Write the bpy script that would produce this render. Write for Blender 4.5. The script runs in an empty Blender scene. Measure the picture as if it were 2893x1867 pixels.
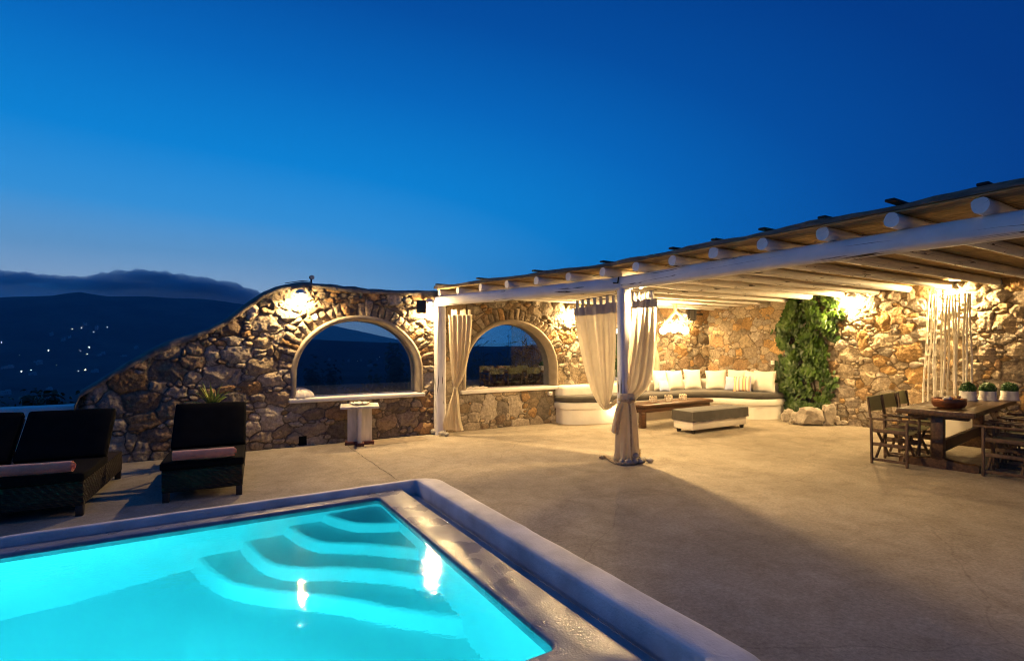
import bpy, bmesh, math, random
import numpy as np
from mathutils import Vector, Matrix, noise as mnoise
R = math.radians
rnd = random.Random(7)
scene = bpy.context.scene
COL = scene.collection

# ------------------------------------------------------------------ camera measure helpers
F_PX, CX, YH, EYE = 1475.0, 1446.5, 975.0, 1.62
_n = math.hypot(2450, 1475)
FWD = Vector((1475 / _n, 2450 / _n, 0)); RGT = Vector((2450 / _n, -1475 / _n, 0))
def ray(px, py):
    return FWD + RGT * ((px - CX) / F_PX) + Vector((0, 0, -(py - YH) / F_PX))
EYEV = Vector((0, 0, EYE))
def at_z(px, py, z): d = ray(px, py); return EYEV + d * ((z - EYE) / d.z)
def at_x(px, py, x): d = ray(px, py); return EYEV + d * (x / d.x)
def at_y(px, py, y): d = ray(px, py); return EYEV + d * (y / d.y)
def at_d(px, py, t): return EYEV + ray(px, py) * t
def at_plane(px, py, p, n):
    d = ray(px, py); return EYEV + d * ((p - EYEV).dot(n) / d.dot(n))

# ------------------------------------------------------------------ numpy noise
def _hash(ix, iy, seed):
    h = (ix.astype(np.int64) * 374761393 + iy.astype(np.int64) * 668265263 + seed * 974711) & 0xFFFFFFFF
    h = ((h ^ (h >> 13)) * 1274126177) & 0xFFFFFFFF
    return ((h ^ (h >> 16)) & 0xFFFFFF) / float(0xFFFFFF)
def vnoise(x, y, seed=0):
    ix, iy = np.floor(x), np.floor(y)
    fx, fy = x - ix, y - iy
    fx = fx * fx * (3 - 2 * fx); fy = fy * fy * (3 - 2 * fy)
    a = _hash(ix, iy, seed); b = _hash(ix + 1, iy, seed); c = _hash(ix, iy + 1, seed); d = _hash(ix + 1, iy + 1, seed)
    return (a * (1 - fx) + b * fx) * (1 - fy) + (c * (1 - fx) + d * fx) * fy * 1.0
def fbm(x, y, o=4, seed=0):
    s, a, t = 0, .5, 0
    for k in range(o):
        s = s + a * (vnoise(x * 2 ** k + 17.3 * k, y * 2 ** k - 9.1 * k, seed + k) - .5); t += a; a *= .55
    return s / t * 2
def sstep(a, b, x):
    t = np.clip((x - a) / (b - a), 0, 1); return t * t * (3 - 2 * t)

# ------------------------------------------------------------------ materials
def nodes_of(m):
    m.use_nodes = True; nt = m.node_tree
    return nt, nt.nodes, nt.links
def mat(name, col, rough=.7, var=.15, scale=6, bump=.15, bscale=30, stretch=(1, 1, 1), metal=0, spec=.4, bdist=.01, col2=None, sheen=0):
    m = bpy.data.materials.new(name); nt, N, L = nodes_of(m)
    p = N['Principled BSDF']
    p.inputs['Roughness'].default_value = rough; p.inputs['Metallic'].default_value = metal
    p.inputs['Specular IOR Level'].default_value = spec
    if sheen: p.inputs['Sheen Weight'].default_value = sheen
    tc = N.new('ShaderNodeTexCoord'); mp = N.new('ShaderNodeMapping'); mp.inputs['Scale'].default_value = stretch
    L.new(tc.outputs['Object'], mp.inputs['Vector'])
    n1 = N.new('ShaderNodeTexNoise'); n1.inputs['Scale'].default_value = scale; n1.inputs['Detail'].default_value = 6
    L.new(mp.outputs[0], n1.inputs['Vector'])
    rp = N.new('ShaderNodeValToRGB')
    c2 = col2 or [min(1, c * (1 + var)) for c in col]
    rp.color_ramp.elements[0].position = .32; rp.color_ramp.elements[1].position = .68
    rp.color_ramp.elements[0].color = [c * (1 - var) for c in col] + [1]
    rp.color_ramp.elements[1].color = list(c2) + [1]
    L.new(n1.outputs['Fac'], rp.inputs[0]); L.new(rp.outputs[0], p.inputs['Base Color'])
    if bump:
        n2 = N.new('ShaderNodeTexNoise'); n2.inputs['Scale'].default_value = bscale; n2.inputs['Detail'].default_value = 5
        L.new(mp.outputs[0], n2.inputs['Vector'])
        b = N.new('ShaderNodeBump'); b.inputs['Strength'].default_value = bump; b.inputs['Distance'].default_value = bdist
        L.new(n2.outputs['Fac'], b.inputs['Height']); L.new(b.outputs[0], p.inputs['Normal'])
    return m
def emat(name, col, strength):
    m = bpy.data.materials.new(name); nt, N, L = nodes_of(m)
    N.remove(N['Principled BSDF']); e = N.new('ShaderNodeEmission')
    e.inputs['Color'].default_value = list(col) + [1]; e.inputs['Strength'].default_value = strength
    L.new(e.outputs[0], N['Material Output'].inputs['Surface']); return m
def cloth(name, col, trans=.4, weave=260, var=.08):
    m = bpy.data.materials.new(name); nt, N, L = nodes_of(m)
    N.remove(N['Principled BSDF'])
    tc = N.new('ShaderNodeTexCoord')
    n = N.new('ShaderNodeTexNoise'); n.inputs['Scale'].default_value = weave; n.inputs['Detail'].default_value = 3
    n0 = N.new('ShaderNodeTexNoise'); n0.inputs['Scale'].default_value = 5; n0.inputs['Detail'].default_value = 5
    L.new(tc.outputs['Object'], n.inputs['Vector']); L.new(tc.outputs['Object'], n0.inputs['Vector'])
    rp = N.new('ShaderNodeValToRGB'); rp.color_ramp.elements[0].color = [c * (1 - var) for c in col] + [1]
    rp.color_ramp.elements[1].color = [min(1, c * (1 + var)) for c in col] + [1]
    rp.color_ramp.elements[0].position = .3; rp.color_ramp.elements[1].position = .7
    L.new(n0.outputs['Fac'], rp.inputs[0])
    b = N.new('ShaderNodeBump'); b.inputs['Strength'].default_value = .25; b.inputs['Distance'].default_value = .003
    L.new(n.outputs['Fac'], b.inputs['Height'])
    d = N.new('ShaderNodeBsdfDiffuse'); t = N.new('ShaderNodeBsdfTranslucent')
    for s in (d, t): L.new(rp.outputs[0], s.inputs['Color']); L.new(b.outputs[0], s.inputs['Normal'])
    mx = N.new('ShaderNodeMixShader'); mx.inputs[0].default_value = trans
    L.new(d.outputs[0], mx.inputs[1]); L.new(t.outputs[0], mx.inputs[2])
    L.new(mx.outputs[0], N['Material Output'].inputs['Surface']); return m
def leafmat(name, c1, c2, scale=9):
    m = bpy.data.materials.new(name); nt, N, L = nodes_of(m)
    p = N['Principled BSDF']; p.inputs['Roughness'].default_value = .45
    tc = N.new('ShaderNodeTexCoord'); n = N.new('ShaderNodeTexNoise'); n.inputs['Scale'].default_value = scale; n.inputs['Detail'].default_value = 4
    L.new(tc.outputs['Object'], n.inputs['Vector'])
    rp = N.new('ShaderNodeValToRGB'); rp.color_ramp.elements[0].color = list(c1) + [1]; rp.color_ramp.elements[1].color = list(c2) + [1]
    rp.color_ramp.elements[0].position = .38; rp.color_ramp.elements[1].position = .62
    L.new(n.outputs['Fac'], rp.inputs[0]); L.new(rp.outputs[0], p.inputs['Base Color'])
    t = N.new('ShaderNodeBsdfTranslucent'); L.new(rp.outputs[0], t.inputs['Color'])
    mx = N.new('ShaderNodeMixShader'); mx.inputs[0].default_value = .3
    L.new(p.outputs[0], mx.inputs[1]); L.new(t.outputs[0], mx.inputs[2]); L.new(mx.outputs[0], N['Material Output'].inputs['Surface'])
    return m
def stonemat(name, rough=.8):
    m = bpy.data.materials.new(name); nt, N, L = nodes_of(m)
    p = N['Principled BSDF']; p.inputs['Roughness'].default_value = rough; p.inputs['Specular IOR Level'].default_value = .3
    at = N.new('ShaderNodeAttribute'); at.attribute_name = 'col'
    tc = N.new('ShaderNodeTexCoord')
    n1 = N.new('ShaderNodeTexNoise'); n1.inputs['Scale'].default_value = 22; n1.inputs['Detail'].default_value = 8; n1.inputs['Roughness'].default_value = .7
    n2 = N.new('ShaderNodeTexNoise'); n2.inputs['Scale'].default_value = 70; n2.inputs['Detail'].default_value = 6; n2.inputs['Roughness'].default_value = .75
    L.new(tc.outputs['Object'], n1.inputs['Vector']); L.new(tc.outputs['Object'], n2.inputs['Vector'])
    rp = N.new('ShaderNodeValToRGB'); rp.color_ramp.elements[0].color = (.55, .53, .5, 1); rp.color_ramp.elements[1].color = (1.35, 1.33, 1.3, 1)
    rp.color_ramp.elements[0].position = .3; rp.color_ramp.elements[1].position = .7
    L.new(n1.outputs['Fac'], rp.inputs[0])
    mu = N.new('ShaderNodeMix'); mu.data_type = 'RGBA'; mu.blend_type = 'MULTIPLY'; mu.inputs['Factor'].default_value = 1
    L.new(at.outputs['Color'], mu.inputs['A']); L.new(rp.outputs[0], mu.inputs['B']); L.new(mu.outputs['Result'], p.inputs['Base Color'])
    b = N.new('ShaderNodeBump'); b.inputs['Strength'].default_value = .85; b.inputs['Distance'].default_value = .018
    ad = N.new('ShaderNodeMath'); ad.operation = 'MULTIPLY_ADD'; ad.inputs[1].default_value = .5
    L.new(n2.outputs['Fac'], ad.inputs[0]); L.new(n1.outputs['Fac'], ad.inputs[2])
    L.new(ad.outputs[0], b.inputs['Height']); L.new(b.outputs[0], p.inputs['Normal'])
    return m
def woodpaint(name, col, crack=.04, rough=.6, axis=0):
    """whitewashed pole timber: long drying cracks along the object's own length"""
    m = mat(name, col, rough, .1, 3, 0)
    nt, N, L = nodes_of(m); p = N['Principled BSDF']
    tc = N.new('ShaderNodeTexCoord'); mp = N.new('ShaderNodeMapping')
    s = [9, 9, 9]; s[axis] = .35; mp.inputs['Scale'].default_value = s
    L.new(tc.outputs['Object'], mp.inputs['Vector'])
    n = N.new('ShaderNodeTexNoise'); n.inputs['Scale'].default_value = 1; n.inputs['Detail'].default_value = 3; n.inputs['Distortion'].default_value = .3
    L.new(mp.outputs[0], n.inputs['Vector'])
    a = N.new('ShaderNodeMath'); a.operation = 'SUBTRACT'; a.inputs[1].default_value = .5; L.new(n.outputs['Fac'], a.inputs[0])
    ab = N.new('ShaderNodeMath'); ab.operation = 'ABSOLUTE'; L.new(a.outputs[0], ab.inputs[0])
    n3 = N.new('ShaderNodeTexNoise'); n3.inputs['Scale'].default_value = 1.7; L.new(tc.outputs['Object'], n3.inputs['Vector'])
    thr = N.new('ShaderNodeMapRange'); thr.inputs['From Min'].default_value = .47; thr.inputs['From Max'].default_value = .7
    thr.inputs['To Min'].default_value = 0; thr.inputs['To Max'].default_value = crack; L.new(n3.outputs['Fac'], thr.inputs['Value'])
    lt = N.new('ShaderNodeMath'); lt.operation = 'LESS_THAN'; L.new(ab.outputs[0], lt.inputs[0]); L.new(thr.outputs[0], lt.inputs[1])
    old = p.inputs['Base Color'].links[0].from_socket
    mx = N.new('ShaderNodeMix'); mx.data_type = 'RGBA'; L.new(lt.outputs[0], mx.inputs['Factor'])
    L.new(old, mx.inputs['A']); mx.inputs['B'].default_value = (.07, .05, .035, 1); L.new(mx.outputs['Result'], p.inputs['Base Color'])
    iv = N.new('ShaderNodeMath'); iv.operation = 'MULTIPLY_ADD'; iv.inputs[1].default_value = -1; L.new(lt.outputs[0], iv.inputs[0])
    n4 = N.new('ShaderNodeTexNoise'); n4.inputs['Scale'].default_value = 3; n4.inputs['Detail'].default_value = 6; L.new(mp.outputs[0], n4.inputs['Vector'])
    L.new(n4.outputs['Fac'], iv.inputs[2])
    b = N.new('ShaderNodeBump'); b.inputs['Strength'].default_value = .5; b.inputs['Distance'].default_value = .01
    L.new(iv.outputs[0], b.inputs['Height']); L.new(b.outputs[0], p.inputs['Normal'])
    return m

WARM = (1.0, .67, .29)
M = {}
M['stone'] = stonemat('rubble_stone')
M['plaster'] = mat('window_plaster', (.31, .255, .185), .85, .14, 7, .5, 24, bdist=.008)
M['coping'] = mat('mortar_coping', (.20, .175, .14), .9, .3, 6, .8, 30, bdist=.015)
M['white'] = mat('lime_white', (.78, .74, .66), .8, .05, 4, .25, 18, bdist=.01)
M['rimwhite'] = mat('pool_rim_plaster', (.64, .61, .59), .7, .24, 3, .5, 55, bdist=.007)
M['postwhite'] = woodpaint('post_paint', (.76, .74, .70), .012, axis=2)
M['beamwhite'] = woodpaint('beam_paint', (.82, .81, .79), .016, axis=0)
M['joist'] = woodpaint('joist_paint', (.86, .82, .74), .010, axis=0)
M['reed'] = mat('reed', (.46, .34, .17), .7, .45, 5, .4, 40, stretch=(40, .8, 40))
M['thatch'] = mat('thatch', (.24, .20, .15), .95, .4, 8, .9, 60, stretch=(6, .6, 6), bdist=.02)
M['batten'] = mat('dark_batten', (.035, .03, .03), .9, .3, 9, .4)
M['darkwood'] = mat('dark_wood', (.060, .027, .014), .38, .4, 3, .3, 20, stretch=(1.2, 14, 14), col2=(.12, .055, .026), bdist=.004)
M['tablewood'] = mat('dining_wood', (.075, .036, .016), .40, .35, 2.5, .3, 18, stretch=(1, 12, 12), col2=(.125, .066, .030), bdist=.004)
M['chairwood'] = mat('chair_wood', (.11, .065, .038), .6, .35, 5, .3, 30, stretch=(6, 6, 2))
M['canvas'] = cloth('olive_canvas', (.34, .33, .21), .5)
M['linen'] = cloth('linen', (.78, .70, .55), .58)
M['linenhem'] = cloth('linen_hem', (.50, .46, .40), .2)
M['pillow'] = cloth('pillow_cotton', (.80, .75, .66), .05)
M['seatcushion'] = mat('charcoal_cushion', (.055, .048, .042), .9, .15, 8, .5, 90, sheen=.2, bdist=.004)
M['blackcushion'] = mat('black_cushion', (.006, .0055, .0055), .95, .2, 8, .4, 90, spec=.08, bdist=.004)
M['leatherwhite'] = mat('cream_leatherette', (.74, .68, .57), .5, .04, 4, .15, 60, bdist=.002)
M['rubber'] = mat('dark_foot', (.02, .015, .012), .5, .1)
M['towel'] = mat('coral_towel', (.80, .31, .17), 1, .15, 12, .9, 160, sheen=.5, bdist=.006)
M['rope'] = mat('jute_rope', (.40, .30, .18), .95, .3, 30, .9, 90, bdist=.006)
M['pebble'] = mat('pebble', (.36, .33, .28), .75, .25, 9, .3, 40)
M['rock'] = mat('boulder', (.38, .33, .27), .85, .3, 6, .8, 26, bdist=.02)
M['black'] = mat('speaker_black', (.018, .017, .017), .55, .1)
M['brownbox'] = mat('speaker_brown', (.10, .04, .025), .6, .2)
M['bamboo'] = mat('white_bamboo', (.86, .81, .70), .5, .08, 6, .2, 30)
M['driftwood'] = mat('driftwood', (.46, .30, .15), .8, .3, 6, .5, 30, stretch=(2, 2, 8))
M['copper'] = mat('aged_copper', (.20, .075, .035), .38, .4, 6, .3, 18, metal=.75)
M['soil'] = mat('soil', (.05, .035, .025), 1, .4, 20, .8)
M['potcloth'] = mat('white_pot_cloth', (.74, .70, .66), .9, .06, 6, .5, 14, bdist=.012)
M['wire'] = mat('rusty_wire', (.30, .22, .14), .5, .2, metal=.6)
M['plastic'] = mat('white_plastic', (.80, .78, .72), .4, .02, bump=0)
M['shell'] = mat('shell', (.76, .70, .60), .5, .15, 10, .4, 14)
M['lanternrope'] = mat('twig_lantern', (.74, .62, .48), .8, .1)
M['sidetable'] = mat('weathered_white', (.66, .61, .52), .7, .22, 4, .4, 22, stretch=(3, 3, .6))
M['brownpaint'] = mat('brown_base', (.13, .045, .028), .6, .2)
M['ivy'] = leafmat('ivy_leaf', (.020, .052, .007), (.075, .150, .016), 4)
M['basil'] = leafmat('basil_leaf', (.02, .075, .012), (.05, .16, .025), 30)
M['aloe'] = leafmat('aloe_leaf', (.12, .19, .045), (.32, .33, .08), 8)
M['scrub'] = leafmat('scrub_leaf', (.018, .030, .012), (.045, .060, .022), 2)
M['dryreed'] = leafmat('reed_leaf', (.06, .065, .03), (.13, .12, .055), 2)
M['bark'] = mat('bark', (.06, .045, .03), .9, .3)
M['terracotta'] = mat('terracotta', (.30, .13, .07), .8, .15)
M['farwhitedim'] = mat('far_whitewash_dimmed', (.30, .30, .29), .9, .06, .2, 0)  # whitewash greyed in its base colour to stand for dusk and distance haze
M['farwindow'] = mat('far_window', (.02, .025, .03), .4, .1, 1, 0)
M['basin'] = mat('pool_plaster', (.84, .89, .89), .8, .04, 2, .2, 12)
M['dark'] = mat('hole_shade_black', (.006, .006, .006), 1, .1, bump=0)
M['bulb'] = emat('lamp_glow', (1, .80, .48), 22)
M['globe'] = emat('globe_glow', (1, .82, .52), 9)
M['steplight'] = emat('step_light_glow', (1, .86, .6), 14)
M['farlamp'] = emat('valley_lamp_glow', (1, .78, .52), 26)
M['farlampw'] = emat('valley_lamp_white', (.9, .92, 1), 22)
M['poolamp'] = emat('pool_lamp_glow', (.3, .9, 1), 3)

# wicker
def wicker():
    m = mat('wicker', (.026, .018, .011), .6, .35, 20, 0, spec=.2); nt, N, L = nodes_of(m); p = N['Principled BSDF']
    tc = N.new('ShaderNodeTexCoord')
    w1 = N.new('ShaderNodeTexWave'); w1.bands_direction = 'Z'; w1.inputs['Scale'].default_value = 18; w1.inputs['Distortion'].default_value = .6
    w2 = N.new('ShaderNodeTexWave'); w2.bands_direction = 'DIAGONAL'; w2.inputs['Scale'].default_value = 9; w2.inputs['Distortion'].default_value = .4
    L.new(tc.outputs['Object'], w1.inputs[0]); L.new(tc.outputs['Object'], w2.inputs[0])
    mu = N.new('ShaderNodeMath'); mu.operation = 'MULTIPLY'; L.new(w1.outputs['Fac'], mu.inputs[0]); L.new(w2.outputs['Fac'], mu.inputs[1])
    b = N.new('ShaderNodeBump'); b.inputs['Strength'].default_value = 1; b.inputs['Distance'].default_value = .012
    L.new(mu.outputs[0], b.inputs['Height']); L.new(b.outputs[0], p.inputs['Normal']); return m
M['wicker'] = wicker()

def striped():
    m = mat('striped_cotton', (.6, .5, .4), .9, .05, bump=.2, bscale=120, bdist=.003); nt, N, L = nodes_of(m); p = N['Principled BSDF']
    tc = N.new('ShaderNodeTexCoord'); sp = N.new('ShaderNodeSeparateXYZ'); L.new(tc.outputs['Object'], sp.inputs[0])
    ml = N.new('ShaderNodeMath'); ml.operation = 'MULTIPLY_ADD'; ml.inputs[1].default_value = 4.6; ml.inputs[2].default_value = 50.1; L.new(sp.outputs[0], ml.inputs[0])
    fr = N.new('ShaderNodeMath'); fr.operation = 'FRACT'; L.new(ml.outputs[0], fr.inputs[0])
    rp = N.new('ShaderNodeValToRGB'); cr = rp.color_ramp; cr.interpolation = 'CONSTANT'
    stops = [(0, (.66, .55, .42)), (.2, (.50, .24, .14)), (.32, (.68, .50, .26)), (.5, (.28, .20, .26)), (.6, (.70, .60, .46)), (.78, (.52, .30, .20)), (.9, (.30, .30, .45))]
    cr.elements[0].color = list(stops[0][1]) + [1]; cr.elements[1].position = stops[1][0]; cr.elements[1].color = list(stops[1][1]) + [1]
    for s, c in stops[2:]:
        e = cr.elements.new(s); e.color = list(c) + [1]
    L.new(fr.outputs[0], rp.inputs[0]); L.new(rp.outputs[0], p.inputs['Base Color']); return m
M['striped'] = striped()
M['bluecotton'] = cloth('blue_cotton', (.42, .47, .68), .05)

def glassmat():
    m = bpy.data.materials.new('window_glass'); nt, N, L = nodes_of(m); N.remove(N['Principled BSDF'])
    t = N.new('ShaderNodeBsdfTransparent'); t.inputs['Color'].default_value = (.72, .78, .80, 1)
    g = N.new('ShaderNodeBsdfGlossy'); g.inputs['Roughness'].default_value = .01; g.inputs['Color'].default_value = (.9, .9, .9, 1)
    fr = N.new('ShaderNodeFresnel'); fr.inputs['IOR'].default_value = 1.6
    fa = N.new('ShaderNodeMath'); fa.inputs[1].default_value = .15; L.new(fr.outputs[0], fa.inputs[0])
    mx = N.new('ShaderNodeMixShader'); L.new(fa.outputs[0], mx.inputs[0]); L.new(t.outputs[0], mx.inputs[1]); L.new(g.outputs[0], mx.inputs[2])
    L.new(mx.outputs[0], N['Material Output'].inputs['Surface']); return m
M['glass'] = glassmat()

def watermat(name, bump=.045, sc=12, wave=1.):
    m = bpy.data.materials.new(name); nt, N, L = nodes_of(m); N.remove(N['Principled BSDF'])
    g = N.new('ShaderNodeBsdfGlass'); g.inputs['IOR'].default_value = 1.333; g.inputs['Roughness'].default_value = 0
    tc = N.new('ShaderNodeTexCoord'); mp = N.new('ShaderNodeMapping'); mp.inputs['Scale'].default_value = (1, 1.5, 1)
    L.new(tc.outputs['Object'], mp.inputs[0])
    n = N.new('ShaderNodeTexNoise'); n.inputs['Scale'].default_value = sc; n.inputs['Detail'].default_value = 1.2; n.inputs['Roughness'].default_value = .5; n.inputs['Distortion'].default_value = 1.2
    L.new(mp.outputs[0], n.inputs['Vector'])
    b = N.new('ShaderNodeBump'); b.inputs['Strength'].default_value = bump; b.inputs['Distance'].default_value = .05
    n6 = N.new('ShaderNodeTexNoise'); n6.inputs['Scale'].default_value = 1.1; L.new(tc.outputs['Object'], n6.inputs['Vector'])
    mr = N.new('ShaderNodeMapRange'); mr.inputs['From Min'].default_value = .40; mr.inputs['From Max'].default_value = .62; mr.inputs['To Min'].default_value = .35; mr.inputs['To Max'].default_value = 1.3
    L.new(n6.outputs['Fac'], mr.inputs['Value'])
    ma = N.new('ShaderNodeMath'); ma.operation = 'MULTIPLY'; L.new(n.outputs['Fac'], ma.inputs[0]); L.new(mr.outputs[0], ma.inputs[1])
    L.new(ma.outputs[0], b.inputs['Height']); L.new(b.outputs[0], g.inputs['Normal'])
    L.new(g.outputs[0], N['Material Output'].inputs['Surface']); return m
M['water'] = watermat('pool_water')
nt_ = M['water'].node_tree; vs_ = nt_.nodes.new('ShaderNodeVolumeScatter'); vs_.inputs['Color'].default_value = (.45, .95, 1, 1); vs_.inputs['Density'].default_value = .26; vs_.inputs['Anisotropy'].default_value = .2
va_ = nt_.nodes.new('ShaderNodeVolumeAbsorption'); va_.inputs['Color'].default_value = (.0, .84, .92, 1); va_.inputs['Density'].default_value = .24
vd_ = nt_.nodes.new('ShaderNodeAddShader'); nt_.links.new(vs_.outputs[0], vd_.inputs[0]); nt_.links.new(va_.outputs[0], vd_.inputs[1]); nt_.links.new(vd_.outputs[0], nt_.nodes['Material Output'].inputs['Volume'])
def thinwater():
    m = bpy.data.materials.new('channel_water'); nt, N, L = nodes_of(m); N.remove(N['Principled BSDF'])
    t = N.new('ShaderNodeBsdfTransparent'); t.inputs['Color'].default_value = (.9, .95, .97, 1)
    g = N.new('ShaderNodeBsdfGlossy'); g.inputs['Roughness'].default_value = .03
    tc = N.new('ShaderNodeTexCoord'); n = N.new('ShaderNodeTexNoise'); n.inputs['Scale'].default_value = 22; n.inputs['Detail'].default_value = 4
    L.new(tc.outputs['Object'], n.inputs['Vector']); b = N.new('ShaderNodeBump'); b.inputs['Strength'].default_value = .3; b.inputs['Distance'].default_value = .03
    L.new(n.outputs['Fac'], b.inputs['Height']); L.new(b.outputs[0], g.inputs['Normal'])
    fr = N.new('ShaderNodeFresnel'); fr.inputs['IOR'].default_value = 1.33; L.new(b.outputs[0], fr.inputs['Normal'])
    mx = N.new('ShaderNodeMixShader'); L.new(fr.outputs[0], mx.inputs[0]); L.new(t.outputs[0], mx.inputs[1]); L.new(g.outputs[0], mx.inputs[2])
    L.new(mx.outputs[0], N['Material Output'].inputs['Surface']); return m
M['gutterwater'] = thinwater()

def wetmat():
    m = mat('wet_coping', (.24, .235, .26), .25, .18, 5, .4, 80, bdist=.006, spec=.5)
    nt, N, L = nodes_of(m); p = N['Principled BSDF']
    tc = N.new('ShaderNodeTexCoord'); n = N.new('ShaderNodeTexNoise'); n.inputs['Scale'].default_value = 3; n.inputs['Detail'].default_value = 5
    L.new(tc.outputs['Object'], n.inputs['Vector'])
    mr = N.new('ShaderNodeMapRange'); mr.inputs['From Min'].default_value = .4; mr.inputs['From Max'].default_value = .62
    mr.inputs['To Min'].default_value = .2; mr.inputs['To Max'].default_value = .5
    L.new(n.outputs['Fac'], mr.inputs['Value']); L.new(mr.outputs[0], p.inputs['Roughness']); return m
M['wet'] = wetmat()

def concrete():
    m = bpy.data.materials.new('screed_concrete'); nt, N, L = nodes_of(m); p = N['Principled BSDF']
    p.inputs['Roughness'].default_value = .85; p.inputs['Specular IOR Level'].default_value = .25
    tc = N.new('ShaderNodeTexCoord')
    def noi(sc, det=6, ro=.6, dist=0):
        n = N.new('ShaderNodeTexNoise'); n.inputs['Scale'].default_value = sc; n.inputs['Detail'].default_value = det
        n.inputs['Roughness'].default_value = ro; n.inputs['Distortion'].default_value = dist
        L.new(tc.outputs['Object'], n.inputs['Vector']); return n.outputs['Fac']
    def ramp(s, a, b, c0, c1):
        r = N.new('ShaderNodeValToRGB'); r.color_ramp.elements[0].position = a; r.color_ramp.elements[1].position = b
        r.color_ramp.elements[0].color = list(c0) + [1]; r.color_ramp.elements[1].color = list(c1) + [1]; L.new(s, r.inputs[0]); return r.outputs[0]
    def mul(a, b, f=1):
        x = N.new('ShaderNodeMix'); x.data_type = 'RGBA'; x.blend_type = 'MULTIPLY'; x.inputs['Factor'].default_value = f
        L.new(a, x.inputs['A']); L.new(b, x.inputs['B']); return x.outputs['Result']
    c = ramp(noi(.7, 7, .6, .6), .3, .72, (.30, .26, .205), (.42, .368, .295))
    c = mul(c, ramp(noi(3.2, 10, .78, .4), .36, .62, (.78, .76, .74), (1.05, 1.05, 1.05)))
    c = mul(c, ramp(noi(38, 6, .8), .34, .66, (.70, .69, .68), (1.16, 1.16, 1.16)))
    c = mul(c, ramp(noi(11, 8, .8, .3), .62, .72, (1, 1, 1), (.66, .62, .58)))
    c = mul(c, ramp(noi(1.3, 10, .82, .8), .52, .76, (1, 1, 1), (.64, .60, .56)))
    # hairline cracks
    wn = N.new('ShaderNodeTexNoise'); wn.inputs['Scale'].default_value = 1.3; wn.inputs['Detail'].default_value = 6; L.new(tc.outputs['Object'], wn.inputs['Vector'])
    va = N.new('ShaderNodeMix'); va.data_type = 'RGBA'; va.inputs['Factor'].default_value = .25
    L.new(tc.outputs['Object'], va.inputs['A']); L.new(wn.outputs['Color'], va.inputs['B'])
    vo = N.new('ShaderNodeTexVoronoi'); vo.feature = 'DISTANCE_TO_EDGE'; vo.inputs['Scale'].default_value = .55; L.new(va.outputs['Result'], vo.inputs['Vector'])
    c = mul(c, ramp(vo.outputs['Distance'], .0006, .0022, (.45, .42, .4), (1, 1, 1)), .35)
    L.new(c, p.inputs['Base Color'])
    ad = N.new('ShaderNodeMath'); ad.operation = 'MULTIPLY_ADD'; ad.inputs[1].default_value = .35
    L.new(noi(90, 5, .7), ad.inputs[0]); L.new(noi(9, 9, .72, .6), ad.inputs[2])
    b = N.new('ShaderNodeBump'); b.inputs['Strength'].default_value = .55; b.inputs['Distance'].default_value = .015
    L.new(ad.outputs[0], b.inputs['Height']); L.new(b.outputs[0], p.inputs['Normal']); return m
M['concrete'] = concrete()

def terrainmat():
    m = bpy.data.materials.new('scrub_hills'); nt, N, L = nodes_of(m); p = N['Principled BSDF']; p.inputs['Roughness'].default_value = 1
    p.inputs['Specular IOR Level'].default_value = 0
    tc = N.new('ShaderNodeTexCoord')
    n = N.new('ShaderNodeTexNoise'); n.inputs['Scale'].default_value = .0045; n.inputs['Detail'].default_value = 9; n.inputs['Roughness'].default_value = .65
    L.new(tc.outputs['Object'], n.inputs['Vector'])
    r = N.new('ShaderNodeValToRGB'); r.color_ramp.elements[0].position = .36; r.color_ramp.elements[1].position = .68
    r.color_ramp.elements[0].color = (.024, .030, .022, 1); r.color_ramp.elements[1].color = (.085, .085, .065, 1)
    L.new(n.outputs['Fac'], r.inputs[0]); L.new(r.outputs[0], p.inputs['Base Color']); return m
M['terrain'] = terrainmat()

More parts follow.
